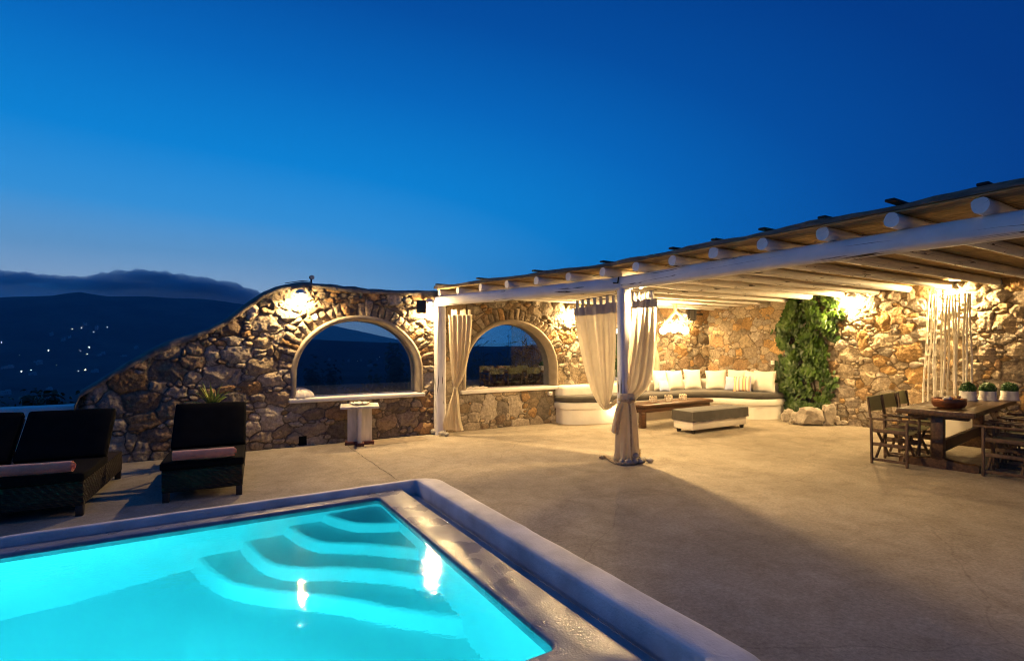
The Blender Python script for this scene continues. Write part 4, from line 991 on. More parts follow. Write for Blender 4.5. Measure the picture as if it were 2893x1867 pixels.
# pebbles
def pebble(p, r, seed, label, grp, nm='pebble'):
    o = MB().ball((0, 0, 0), r, seed, .12, 1.2, 2, rot=seed * 1.3).build(nm, M['pebble'], loc=(0, 0, 0), smooth=True); o.location = p
    return tag(o, label, 'pebble', grp)
for i, (an, rd, r, zz) in enumerate([(-30, .21, .048, .034), (-6, .225, .055, .04), (18, .215, .058, .045), (42, .215, .05, .036), (66, .215, .055, .04), (90, .23, .05, .036), (70, .315, .058, .036), (95, .335, .04, .027), (30, .185, .046, .035)]):
    p_ = KC + RGT * (rd * math.sin(R(an))) - FWD * (rd * math.cos(R(an))); p_.z = zz if i != 8 else .112
    pebble(p_, (r, r * .8, zz), i + 1, 'smooth grey pebble holding down the cloth at the free post', 'pebbles at the free post')
for i, (px, py, r, zz) in enumerate([(1226, 1219, .065, .05), (1239, 1217, .05, .06), (1248, 1209, .07, .055), (1249, 1224, .075, .042), (1262, 1226, .06, .035), (1236, 1222, .035, .03)]):
    pebble(at_z(px, py, zz if i != 2 else .085), (r, r * .75, zz), i + 21, 'rounded pale pebble at the foot of the wall post', 'pebbles at the wall post')

# ------------------------------------------------------------------ built-in bench
front = catmull([(6.42, 8.93), (6.40, 8.68), (6.52, 8.47), (6.95, 8.31), (7.6, 8.16), (8.3, 8.09), (9.0, 8.05), (9.6, 7.90), (10.08, 7.56), (10.30, 7.2), (10.42, 6.98), (10.66, 6.84), (11.0, 6.78), (11.27, 6.78)], 5)
front = [Vector((p.x, p.y)) for p in [Vector((q.x, q.y, 0)) for q in [Vector((v[0], v[1], 0)) for v in front]]]
def offs(pl, d):
    o_ = []
    for i, p in enumerate(pl):
        t_ = (pl[min(i + 1, len(pl) - 1)] - pl[max(i - 1, 0)]).normalized(); nrm = Vector((t_.y, -t_.x)); o_.append(p + nrm * d)
    return o_
def ring(pl, d, zz, back=(WALLX + .02, WALLY + .03)):
    q = offs(pl, d); return [(p.x, p.y, zz) for p in q] + [(back[0], min(q[-1].y, 6.9), zz), (back[0], back[1], zz), (q[0].x, back[1], zz)]
def slab(levels, m, nm, par, pl=None, ang=50):
    b = MB(); pl = pl or front; rs = [ring(pl, d, zz) for d, zz in levels]; b.strip(rs, closed=True)
    q = offs(pl, levels[-1][0]); bx, by, zz = WALLX + .02, WALLY + .03, levels[-1][1]; n_ = len(q)
    ic = min(range(n_), key=lambda i: abs((bx - q[i].x) - (by - q[i].y))); back = []
    for i in range(n_):
        if i <= ic: back.append((q[0].x + (bx - q[0].x) * i / ic, by, zz))
        else: back.append((bx, by + (min(q[-1].y, 6.9) - by) * (i - ic) / (n_ - 1 - ic), zz))
    b.strip([[(p.x, p.y, zz) for p in q], back]); return b.build(nm, m, par, ang=ang)
bench = thing('built_in_bench', 'curved white masonry bench with charcoal seat pad filling the terrace corner', 'bench', (9.5, 8.2, 0))
slab([(-.03, -.02), (-.03, .28), (-.028, .30)], M['white'], 'base', bench)
slab([(-.04, .295), (.0, .305), (.012, .33), (.012, .40), (-.002, .435), (-.03, .445)], M['white'], 'ledge', bench)
slab([(-.02, .444), (.008, .46), (.018, .49), (.016, .535), (-.012, .568), (-.06, .578)], M['seatcushion'], 'seat_cushion', bench)
inner = catmull([(6.44, 8.93), (6.47, 8.80), (6.62, 8.72), (7.5, 8.70), (8.6, 8.70), (9.6, 8.70), (10.35, 8.58), (10.85, 8.2), (11.02, 7.6), (11.05, 7.1), (11.08, 6.92), (11.27, 6.88)], 5)
inner = [Vector((p[0], p[1])) for p in inner]
slab([(0, .57), (.0, .70), (-.01, .74), (-.035, .765), (-.08, .775)], M['white'], 'backrest', bench, inner)
b = MB(); pw_ = Vector((7.36, 8.175, .26)); b.tube([pw_ + Vector((0, .05, 0)), pw_ + Vector((-.004, -.016, 0))], .028, 16); b.build('step_light', M['steplight'], bench)
light('bench_light', 'POINT', pw_ + Vector((-.02, -.10, 0)), 5, WARM, .03, bench)

def pillow(nm, c, face, w, h, th, m, label, cat='pillow', grp=None, lean=.25, roll=0, seed=0, par=None):
    b = MB(); n_ = 14; r = random.Random(seed)
    def surf(sg):
        rows_ = []
        for j in range(n_ + 1):
            row = []
            for i in range(n_ + 1):
                u_, v_ = 2 * i / n_ - 1, 2 * j / n_ - 1
                e = max(0, (1 - u_ ** 2) * (1 - v_ ** 2)); d = th / 2 * e ** .42
                d *= 1 + .12 * mnoise.noise(Vector((u_ * 2, v_ * 2, seed * 3.3 + sg)))
                pin = 1 - .09 * (1 - abs(u_ * v_)) * max(abs(u_), abs(v_)) ** 4
                row.append((u_ * w / 2 * pin, -sg * d, v_ * h / 2 * pin + h / 2))
            rows_.append(row)
        return rows_
    f_ = surf(1); k_ = surf(-1)
    b.strip(f_); o0 = len(b.v); b.strip([list(reversed(r_)) for r_ in k_])
    o = b.build(nm, m, world=False, smooth=True)
    o.location = c; fz = math.atan2(face[0], -face[1])
    o.rotation_euler = (Matrix.Rotation(fz, 3, 'Z') @ Matrix.Rotation(roll, 3, 'Y') @ Matrix.Rotation(-lean, 3, 'X')).to_euler()
    return tag(o, label, cat, grp)
# big white pillows along the curved back
PP = [((8.50, 8.52), (0, -1), .44, 'white pillow mostly hidden behind the tied post and curtain'), ((9.12, 8.50), (-.05, -1), .42, 'white pillow half covered by the curtain edge'), ((9.62, 8.50), (-.12, -1), .46, 'white pillow under the hanging globe chandelier'),
      ((10.12, 8.42), (-.3, -1), .46, 'white pillow beside the one under the chandelier, left of the curve'), ((10.53, 8.10), (-.8, -.65), .46, 'white pillow right in the curve of the bench'),
      ((10.76, 7.74), (-1, -.3), .44, 'white pillow behind the small blue pillow'), ((10.82, 7.38), (-1, -.16), .44, 'white pillow behind the striped pillow'), ((10.78, 7.05), (-1, -.28), .47, 'white pillow at the free end of the bench by the ivy')]
for i, (c, fc, w, lb) in enumerate(PP):
    pillow('pillow', (c[0], c[1], .575), fc, w, .46 + .02 * (i % 2), .17, M['pillow'], lb, 'pillow', 'white back pillows of the bench', .22 if i < 7 else .12, rnd.uniform(-.05, .05), i)
pillow('pillow', (10.50, 7.66, .58), (-1, -.35), .34, .32, .12, M['bluecotton'], 'small pale blue pillow leaning beside the striped pillow', 'pillow', None, .3, .03, 11)
pillow('pillow', (10.44, 7.36, .58), (-1, -.25), .40, .36, .13, M['striped'], 'striped pillow in orange, cream and grey on the bench', 'pillow', None, .3, -.08, 12)
pillow('pillow', (9.0, 8.28, .58), (-.1, -1), .30, .26, .1, M['bluecotton'], 'small blue pillow peeping out beside the curtain edge', 'pillow', None, .4, .1, 14)

# coffee table, ottoman
t = thing('coffee_table', 'long low dark wooden table with rounded corners before the bench', 'table', (8.4, 7.58, 0))
def rrect(cx_, cy_, w, d, r, n=6):
    p = []
    for sx, sy, a0 in ((1, 1, 0), (-1, 1, 90), (-1, -1, 180), (1, -1, 270)):
        for k in range(n + 1):
            a = R(a0 + 90 * k / n); p.append((cx_ + sx * (w / 2 - r) + r * math.cos(a), cy_ + sy * (d / 2 - r) + r * math.sin(a)))
    return p
def prism(levels, f_):
    b = MB(); rs = [[(x, y, zz) for x, y in f_(d)] for d, zz in levels]; b.strip(rs, closed=True); nn = len(rs[0]); b.f.append(tuple(range(nn - 1, -1, -1))); b.f.append(tuple(range(len(b.v) - nn, len(b.v)))); return b
ct = lambda d: rrect(8.42, 7.58, 2.2 + 2 * d, .50 + 2 * d, .13)
prism([(-.012, .405), (0, .413), (0, .452), (-.012, .46)], ct).build('table_top', M['darkwood'], t, ang=60)
prism([(-.05, .30), (-.05, .406)], ct).build('apron', M['darkwood'], t, ang=60)
for sx in (-1, 1):
    for sy in (-1, 1):
        b = MB(); b.box((8.42 + sx * .97, 7.58 + sy * .15, .155), (.13, .11, .31), bev=.02, seg=3); b.build('leg', M['darkwood'], t)
def lantern(p, label):
    t = thing('candle_lantern', label, 'candle holder', p, 0, 'twig candle holders on the coffee table')
    b = MB(); r = random.Random(int(p[0] * 100)); n_ = 11
    for k in range(n_):
        a = 2 * math.pi * k / n_; a2 = a + r.uniform(-.7, .7); rr = .075
        b.tube([(p[0] + rr * .8 * math.cos(a), p[1] + rr * .8 * math.sin(a), p[2] + .004), (p[0] + rr * 1.05 * math.cos(a + .1), p[1] + rr * 1.05 * math.sin(a + .1), p[2] + .05), (p[0] + rr * math.cos(a2), p[1] + rr * math.sin(a2), p[2] + .10 + r.uniform(0, .025)), (p[0] + rr * .75 * math.cos(a2 + .2), p[1] + rr * .75 * math.sin(a2 + .2), p[2] + .125)], .007, 6)
    for zz in (.015, .06, .1):
        b.tube([(p[0] + .077 * math.cos(q), p[1] + .077 * math.sin(q), p[2] + zz + .006 * math.sin(q * 3)) for q in np.linspace(0, 2 * math.pi, 20)], .006, 6)
    b.build('twigs', M['lanternrope'], t)
    b = MB(); b.lathe([(.0, .004), (.045, .004), (.048, .07), (.044, .07), (.042, .012), (0, .012)], p, 16); b.build('cup', M['plastic'], t)
lantern((7.92, 7.60, .461), 'white twig candle holder nearest the tied curtain'); lantern((8.34, 7.58, .461), 'middle white twig candle holder of three on the table'); lantern((8.80, 7.60, .461), 'white twig candle holder farthest along the coffee table')
t = thing('ottoman', 'low cream upholstered ottoman with a charcoal cover and dark block feet', 'ottoman', (8.48, 6.65, 0))
b = MB(); b.box((8.48, 6.65, .145), (1.56, .46, .155), bev=.018, seg=3); b.build('base', M['leatherwhite'], t)
b = MB(); bm = bmesh.new(); bmesh.ops.create_grid(bm, x_segments=40, y_segments=14, size=1)
ww, dd = 1.60, .49
for v in bm.verts: v.co = (8.48 + v.co.x * ww / 2, 6.65 + v.co.y * dd / 2, .425 - .02 * max(abs(v.co.x) ** 14, abs(v.co.y) ** 10) + .006 * mnoise.noise(Vector((v.co.x * 3, v.co.y * 2, 2))))
bm.verts.index_update(); b.add([v.co.copy() for v in bm.verts], [[v.index for v in f.verts] for f in bm.faces]); bm.free()
rim_ = [(8.48 + (ww / 2) * q, 6.65 - dd / 2) for q in np.linspace(-1, 1, 40)] + [(8.48 + ww / 2, 6.65 + dd / 2 * q) for q in np.linspace(-1, 1, 14)] + [(8.48 - (ww / 2) * q, 6.65 + dd / 2) for q in np.linspace(-1, 1, 40)] + [(8.48 - ww / 2, 6.65 - dd / 2 * q) for q in np.linspace(-1, 1, 14)]
def wr(i, v): return .012 * v * mnoise.noise(Vector((i * .35, v * 2, 3))) + .006 * v
cxy = Vector((8.48, 6.65))
lp = []
for v, zz in ((0, .405), (.2, .39), (.5, .34), (.8, .27), (1, .222)):
    lp.append([(x + (Vector((x, y)) - cxy).normalized().x * wr(i, v), y + (1 if y > 6.65 else -1) * wr(i, v), zz + (.012 * mnoise.noise(Vector((i * .22, 7, 1))) if v == 1 else 0)) for i, (x, y) in enumerate(rim_)])
b.strip(lp, closed=True); b.build('cover', M['seatcushion'], t, ang=60)
for sx in (-1, 1):
    for sy in (-1, 1):
        b = MB(); b.lathe([(.03, 0), (.036, .005), (.042, .068)], (8.48 + sx * .70, 6.65 + sy * .17, 0), 12); b.build('foot', M['rubber'], t)

# ------------------------------------------------------------------ hanging lamp
CH = Vector((9.15, 8.05, 0)); dC = CH.dot(FWD)
def chp(px, py, dd=0): return at_d(px, py, dC + dd)
t = thing('chandelier', 'driftwood hanging lamp with a cluster of glowing glass globes', 'chandelier', (CH.x, CH.y, 2.6))
top_, apex = chp(1907, 846), chp(1908, 880)
b = MB(); b.tube([top_ + Vector((0, 0, .1)), top_, apex], [.035, .034, .045], 8); b.build('hanger', M['driftwood'], t)
for k, (px, py, dd) in enumerate([(1872, 918, -.1), (1945, 912, .1)]):
    q = chp(px, py, dd); b = MB(); mid = apex.lerp(q, .5) + Vector((0, 0, .02 * (1 if k else -1))); b.tube([apex + Vector((0, 0, .01)), mid, q], [.04, .036, .026], 8); b.build('branch', M['driftwood'], t)
b = MB(); A_, B_ = chp(1862, 917, -.05), chp(1955, 914, .05)
b.tube([A_, A_.lerp(B_, .3) + Vector((0, 0, -.03)), A_.lerp(B_, .7) + Vector((0, 0, .01)), B_], [.022, .032, .03, .02], 8); b.build('crossbar', M['driftwood'], t)
r_ = random.Random(4); b = MB()
for k in range(60):
    q = A_.lerp(B_, r_.random()) + Vector((r_.uniform(-.08, .08), r_.uniform(-.08, .08), r_.uniform(-.02, .05))); e = q + Vector((r_.uniform(-.09, .09), r_.uniform(-.09, .09), r_.uniform(-.03, .10)))
    b.tube([q, q.lerp(e, .5) + Vector((0, 0, .02)), e], [.004, .003, .001], 4, cap=False)
b.build('twigs', M['lanternrope'], t)
for k, (px, py, dd, r) in enumerate([(1874, 934, -.12, .085), (1905, 930, .04, .085), (1935, 933, -.06, .088), (1921, 928, .2, .075), (1889, 929, .2, .07)]):
    q = chp(px, py, dd); b = MB(); b.ball(q, r, sub=3); b.build('globe', M['globe'], t, smooth=True)
    b = MB(); b.tube([q + Vector((0, 0, r)), q + Vector((0, 0, r + .05))], .018, 8); b.build('socket', M['driftwood'], t)
light('chandelier_light', 'POINT', chp(1905, 945, -.1), 150, WARM, .12, t)
light('chandelier_light', 'POINT', chp(1905, 915, -.3), 150, WARM, .1, t)

# ------------------------------------------------------------------ speakers, switches, spot
t = thing('speaker', 'small brown box speaker on the stone wall left of the wall post', 'speaker', (3.40, WALLY - .12, 2.30))
b = MB(); b.box((3.40, WALLY - .17, 2.30), (.17, .13, .23), rz=-.35, bev=.008); b.build('cabinet', M['brownbox'], t)
b = MB(); b.box((3.375, WALLY - .236, 2.30), (.145, .012, .205), rz=-.35, bev=.004); b.build('grille', M['black'], t)
b = MB(); b.tube([(3.42, WALLY - .09, 2.30), (3.44, WALLY + .05, 2.30)], .018, 8); b.build('bracket', M['black'], t)
sp_ = at_d(1955, 890, 12.75)
t = thing('speaker', 'black round edged speaker hung in the corner above the bench', 'speaker', sp_)
b = MB(); b.box(sp_, (.19, .20, .28), rz=.55, bev=.05, seg=4); b.build('cabinet', M['black'], t)
b = MB(); b.box(sp_ - FWD * .10, (.15, .02, .24), rz=-.54, bev=.008); b.build('grille', M['seatcushion'], t)
b = MB(); b.tube([sp_ + Vector((.05, .02, .02)), sp_ + Vector((.45, .05, .03))], .02, 8); b.build('bracket', M['black'], t)
def switch(p, d, label, s_=.085):
    p = Vector(p); t = thing('light_switch', label, 'switch', p, math.atan2(d[1], d[0]))
    b = MB(); b.box((0, 0, 0), (.09, s_, s_), bev=.006); b.build('box', M['plastic'], t, world=False)
    b = MB(); b.box((.047, 0, 0), (.012, s_ * .5, s_ * .6), bev=.004); b.build('rocker', M['leatherwhite'], t, world=False)
switch((WALLX - .04, 7.13, 1.22), (-1, 0), 'white switch on the stone beside the ivy at shoulder height')
switch((WALLX - .04, 6.62, .34), (-1, 0), 'white socket low behind the ivy by the bench end')
switch((6.27, WALLY - .05, .62), (0, -1), 'white socket under the second arched window by the bench', .075)
t = thing('spotlight', 'small dark spotlight perched on the crest of the garden wall', 'spotlight', (1.60, WALLY + .12, 2.645))
b = MB(); b.tube([(1.60, WALLY + .12, 2.63), (1.60, WALLY + .12, 2.70)], .014, 8); b.build('stem', M['black'], t)
b = MB(); b.tube([(1.60, WALLY + .05, 2.725), (1.60, WALLY + .16, 2.735)], [.038, .03], 12); b.build('head', M['brownbox'], t)
b = MB(); b.tube([(1.60, WALLY + .04, 2.724), (1.60, WALLY + .052, 2.725)], [.033, .033], 12); b.build('lens', M['sidetable'], t)
b = MB(); b.tube([(1.595, WALLY + .14, 2.665), (1.45, WALLY + .1, 2.665), (1.2, WALLY + .1, 2.61)], .007, 6); b.build('cable', M['black'], t)

# ------------------------------------------------------------------ climbing ivy
def leafshape(c, nrm, up, s):
    nrm = nrm.normalized(); up = (up - nrm * up.dot(nrm)).normalized(); sd = nrm.cross(up)
    pts = [(0, .42), (.34, .5), (.5, .14), (.3, -.2), (0, -.62), (-.3, -.2), (-.5, .14), (-.34, .5)]
    c0 = [c + sd * (x * s) + up * (y * s) + nrm * (-.14 * s * abs(x) * 2 - .1 * s * (y < -.3)) for x, y in pts]
    return c0 + [c + nrm * s * .03], [(8, k, (k + 1) % 8) for k in range(8)]
t = thing('climbing_ivy', 'dense green ivy climbing the tan stone wall beside the bench', 'ivy', (WALLX, 6.3, 0))
XI = WALLX - .05
prof_l = [(2.62, 6.72), (2.35, 6.82), (2.1, 6.95), (1.95, 7.22), (1.75, 7.05), (1.5, 6.98), (1.2, 6.92), (.9, 7.0), (.6, 7.12), (.35, 7.0), (.1, 6.85), (0, 6.7)]
prof_r = [(2.62, 5.95), (2.4, 5.75), (2.15, 5.62), (1.95, 5.72), (1.7, 5.86), (1.5, 5.95), (1.2, 5.98), (.9, 5.84), (.6, 5.92), (.35, 6.05), (.1, 6.15), (0, 6.2)]
pl_, pr_ = sorted(prof_l), sorted(prof_r)
b = MB(); r_ = random.Random(12); cnt = 0
while cnt < 2700:
    zz = r_.uniform(.05, 2.66); yl = np.interp(zz, *zip(*pl_)); yr = np.interp(zz, *zip(*pr_))
    y = r_.uniform(yr - .12, yl + .15); dn = .5 + .5 * mnoise.noise(Vector((y * 3.2, zz * 3.2, 4))) ; inside = min(y - yr, yl - y)
    if inside < 0 and (r_.random() > .5 * (1 + inside / .22) or mnoise.noise(Vector((y * 6, zz * 6, 9))) < .12): continue
    if dn < .44 and r_.random() < .93: continue
    depth = (.04 + .30 * max(0, min(1, inside / .3)) * dn) * r_.random() ** .5
    c = Vector((XI - depth - .01, y, zz)); nn = Vector((-1, r_.uniform(-.8, .8), r_.uniform(-.15, .95))); up = Vector((0, r_.uniform(-.7, .7), 1))
    b.add(*leafshape(c, nn, up, r_.uniform(.08, .155) * (1.05 if zz > 1.7 else 1))); cnt += 1
b.build('leaves', M['ivy'], t, smooth=False)
for k in range(7):
    y0 = 6.2 + .09 * k; pts = [(XI + .0, y0 + .22 * mnoise.noise(Vector((k * 3.1, zz * 1.2, 0))) + .1 * (zz - 1) * (k - 3) * .25, zz) for zz in np.linspace(0, 2.4, 14)]
    b = MB(); b.tube(pts, list(np.linspace(.018, .006, 14)), 6); b.build('stem', M['bark'], t)
# boulders at its foot
for i, (cx_, by, w, h, lb) in enumerate([(1295, 1362, 55, 80, 'small boulder at the bench end of the rock row under the ivy'), (1338, 1360, 95, 112, 'rounded pale boulder second from the bench under the ivy'), (1408, 1382, 88, 105, 'wedge shaped boulder left of the biggest rock'),
        (1542, 1396, 190, 160, 'biggest block shaped boulder under the ivy'), (1690, 1396, 105, 195, 'tall upright boulder right of the biggest rock'), (1770, 1312, 95, 100, 'leaning boulder on top at the right end of the rock row'),
        (1747, 1390, 55, 80, 'small boulder under the leaning one'), (1806, 1392, 60, 45, 'lowest boulder at the right end of the rock row'), (1358, 1380, 55, 35, 'little flat stone before the pale boulder'), (1632, 1394, 22, 32, 'tiny stone wedged between the two largest boulders'), (1730, 1250, 90, 70, 'flat boulder lying on the tall upright one')]):
    px, py = 1800 + cx_ / 3.08, 750 + by / 3.08
    p = at_z(px, py, 0); d = p.dot(FWD); k = d / F_PX / 3.08
    if i in (5, 10): p = at_d(px, py, 10.85); d = 10.85; k = d / F_PX / 3.08
    rr = (w * k / 2 * 1.08, w * k / 2 * .85, h * k / 2 * 1.06); p = p + FWD * rr[1] * .8 + Vector((0, 0, rr[2] * .94))
    o = MB().ball((0, 0, 0), rr, i + 40, .30, 1.15, 3, rot=F0 - math.pi / 2, sq=.45).build('boulder', M['rock'], loc=(0, 0, 0), smooth='auto', ang=24); o.location = p
    tag(o, lb, 'rock', 'boulders under the ivy')

# ------------------------------------------------------------------ bamboo, planter box, wire grid
t = thing('planter_box', 'white box standing at the wall beneath the dining table', 'box', (10.98, 3.60, 0))
b = MB(); b.box((10.98, 3.60, .30), (.44, .44, .56), bev=.012); b.build('body', M['white'], t)
b = MB(); b.box((10.98, 3.60, .587), (.46, .46, .03), bev=.008); b.build('lid', M['leatherwhite'], t)
b = MB(); b.box((10.98, 3.60, .012), (.38, .38, .03)); b.build('plinth', M['rubber'], t)
BB = [(650, 205, 614, 842), (676, 200, 643, 845), (692, 203, 680, 900), (702, 200, 690, 882), (742, 198, 727, 878), (770, 205, 741, 878), (790, 200, 775, 872), (812, 200, 820, 872), (828, 195, 826, 872), (853, 195, 826, 866), (890, 190, 876, 800), (910, 192, 896, 800), (922, 190, 938, 800)]
for i, (x0, y0, x1, y1) in enumerate(BB):
    xx = 11.05 - .05 * (i % 3)
    a = at_x(2350 + x0 / 2.368, 750 + y0 / 2.368, xx); c = at_x(2350 + x1 / 2.368, 750 + y1 / 2.368, xx)
    c = c + (c - a) * ((c.z - .602) / (a.z - c.z)); r_ = random.Random(i); pts = []; rs = []; r0 = .012 + .005 * r_.random()
    nd = 9
    for k in range(nd + 1):
        p = a.lerp(c, k / nd) + Vector((0, .007 * math.sin(k * 1.1 + i), 0)); dl2 = (c - a).normalized() * .012
        pts += [p - dl2, p, p + dl2]; rs += [r0, r0 * 1.28, r0]
    o = MB().tube(pts, rs, 8).build('bamboo_cane', M['bamboo'], loc=c); tag(o, 'long white bamboo cane standing before the stone wall behind the dining table', 'bamboo cane', 'white bamboo canes')
t = thing('wire_grid', 'thin rusty wire grid panel hung on the stone wall above the potted plants', 'wire panel', (WALLX - .07, 2.9, 1.75))
XW = WALLX - .08; a = at_x(2762, 908, XW); c = at_x(2762, 1003, XW)
b = MB(); z1, z0, yL, yR = a.z, c.z, a.y, a.y - 1.3
for k in range(9): y = yL - k * .1625; b.tube([(XW, y, z0), (XW, y, z1)], .004, 5)
for k in range(6): zz = z0 + (z1 - z0) * k / 5; b.tube([(XW - .005, yL, zz), (XW - .005, yR, zz)], .004, 5)
b.build('mesh', M['wire'], t)
for px, py in ((2823, 925), (2779, 969), (2883, 923)):
    q = at_x(px, py, XW - .02); b = MB(); b.box((q.x, q.y - .016, q.z), (.03, .018, .05), bev=.003); b.box((q.x, q.y + .016, q.z), (.03, .018, .05), bev=.003); b.box((q.x + .004, q.y, q.z - .01), (.015, .02, .02)); b.build('clip', M['plastic'], t)

# ------------------------------------------------------------------ dining set
DT = Vector((8.28, 2.60, 0)); DA = R(7)
t = thing('dining_table', 'long heavy brown trestle dining table with a thick top', 'table', DT, DA)
def loc_(x, y, z=0): return (x, y, z)
TL_, TW = 2.75, .80
for k in range(4):
    b = MB(); b.box((TL_ / 2, TW * (k + .5) / 4, .735), (TL_, TW / 4 - .002, .062), bev=.005); b.build('plank', M['tablewood'], t, world=False)
b = MB()
b.box((.02, TW / 2, .735), (.09, TW + .012, .070), bev=.006); b.build('end_board', M['tablewood'], t, world=False)
for x in (.20, TL_ - .3):
    b = MB(); b.box((x, TW / 2, .40), (.13, .13, .60), bev=.012); b.build('leg', M['tablewood'], t, world=False)
    b = MB(); fp = []
    for y, hh in [(-.02, .09), (.02, .105), (.12, .10), (.24, .115), (.33, .135), (.47, .135), (.56, .115), (.68, .10), (.78, .105), (.82, .09)]:
        fp.append([(x - .065, y, 0), (x - .065, y, hh - .012), (x - .05, y, hh), (x + .05, y, hh), (x + .065, y, hh - .012), (x + .065, y, 0)])
    b.strip(fp); b.f.append(tuple(range(5, -1, -1))); b.f.append(tuple(len(b.v) - 6 + q for q in range(6))); b.build('foot', M['tablewood'], t, world=False)
    b = MB(); b.box((x, TW / 2, .675), (.12, TW * .8, .055), bev=.008); b.build('cleat', M['tablewood'], t, world=False)
b = MB(); b.box((TL_ / 2 - .05, TW / 2, .26), (TL_ - .62, .06, .15), bev=.008); b.build('stretcher', M['tablewood'], t, world=False)
def make_chair(label):
    """folding director's chair, facing -Y, origin under the middle of the seat"""
    t = thing('director_chair', label, 'chair', (0, 0, 0), 0, 'folding chairs round the dining table')
    w, d = .50, .40
    for sx in (-1, 1):
        x = sx * w / 2
        b = MB(); b.bar((x, d / 2, 0), (x, d / 2 + .01, .60), .035, .028); b.build('leg', M['chairwood'], t, world=False)
        b = MB(); b.bar((x, -d / 2, 0), (x, -d / 2, .60), .035, .028); b.build('leg', M['chairwood'], t, world=False)
        b = MB(); b.box((x, -.02, .615), (.052, d + .14, .026), bev=.006); b.build('armrest', M['chairwood'], t, world=False)
        b = MB(); b.bar((x, d / 2 + .012, .60), (x, d / 2 + .05, .90), .032, .024); b.build('back_post', M['chairwood'], t, world=False)
        for zz, h in ((.27, .045), (.455, .05)):
            b = MB(); b.box((x - sx * .002, 0, zz), (.022, d - .03, h), bev=.004); b.build('side_rail', M['chairwood'], t, world=False)
        b = MB(); b.box((x - sx * .012, 0, .06), (.024, d + .02, .035), bev=.004); b.build('runner', M['chairwood'], t, world=False)
    for sy in (-1, 1):
        for k in (-1, 1):
            b = MB(); y = sy * (d / 2 - .045) + k * .013
            b.bar((-k * (w / 2 - .03), y, .05), (k * (w / 2 - .03), y, .44), .024, .036); b.build('cross_leg', M['chairwood'], t, world=False)
    b = MB(); rows_ = [[(x, y, .452 - .035 * (1 - (2 * x / (w - .02)) ** 2)) for x in np.linspace(-(w / 2 - .01), w / 2 - .01, 12)] for y in np.linspace(-d / 2 + .01, d / 2 - .02, 6)]
    b.strip(rows_); b.strip([[(x, y, zz - .006) for x, y, zz in r_] for r_ in rows_]); b.build('seat', M['canvas'], t, world=False, smooth=True)
    b = MB(); rows_ = [[(x, d / 2 + .012 + .06 * (zz - .6) / .3 + .045 * (1 - (2 * x / w) ** 2), zz - .012 * (1 - (2 * x / w) ** 2) * (1 if zz > .8 else -.3)) for x in np.linspace(-w / 2 - .012, w / 2 + .012, 14)] for zz in np.linspace(.69, .905, 7)]
    b.strip(rows_); b.strip([[(x, y - .012, zz) for x, y, zz in r_] for r_ in rows_]); b.build('backrest', M['canvas'], t, world=False, smooth=True)
    return t
c0 = make_chair('olive canvas folding chair at the table end nearest the pool, wall-post side')
c0.location = (8.22, 3.43, 0); c0.rotation_euler.z = DA * .9
dup(c0, (8.84, 3.52, 0), DA * .6, 'middle olive canvas folding chair of the three with backs showing')
dup(c0, (9.52, 3.62, 0), DA * 1.4, 'olive canvas folding chair of the far side, closest to the bamboo canes')
dup(c0, (8.62, 2.36, 0), math.pi + DA * .8, 'folding chair on the near side at the table end, cut by the frame')
dup(c0, (9.30, 2.42, 0), math.pi + DA, 'folding chair on the near side between the end chair and the wall')
dup(c0, (10.0, 2.50, 0), math.pi + DA * 1.2, 'folding chair on the near side nearest the stone wall')
# on the table
p = Vector((8.70, 3.00, .768))
t = thing('copper_bowl', 'wide aged copper bowl on the dining table', 'bowl', p)
b = MB(); b.lathe([(0, .0), (.10, .0), (.16, .018), (.185, .06), (.188, .105), (.183, .125), (.193, .128), (.192, .134), (.178, .134), (.172, .06), (.10, .025), (0, .022)], p, 40); b.build('body', M['copper'], t, smooth='auto')
b = MB(); b.lathe([(0, .105), (.10, .10), (.173, .085)], p, 20); b.build('filling', M['soil'], t)
for i, (dx, dy, rz_) in enumerate([(.02, .01, .045), (-.05, .03, .032), (.06, .06, .03)]):
    o = MB().ball((0, 0, 0), (rz_, rz_ * .8, rz_ * .8), i + 3, .2).build('stone', M['shell'], loc=(0, 0, 0), smooth=True); o.location = p + Vector((dx, dy, .105 + rz_ * .6)); tag(o, ['round white stone standing highest in the copper bowl', 'white stone lying low in the copper bowl, bamboo side', 'small white stone in the copper bowl, wall side'][i], 'stone')
o = MB().tube([(0, 0, 0), (.05, .01, .03), (.1, -.01, .035)], [.02, .026, .012], 8).build('driftwood', M['driftwood'], loc=(0, 0, 0)); o.location = p + Vector((.04, -.07, .118)); tag(o, 'short piece of driftwood in the copper bowl', 'driftwood')
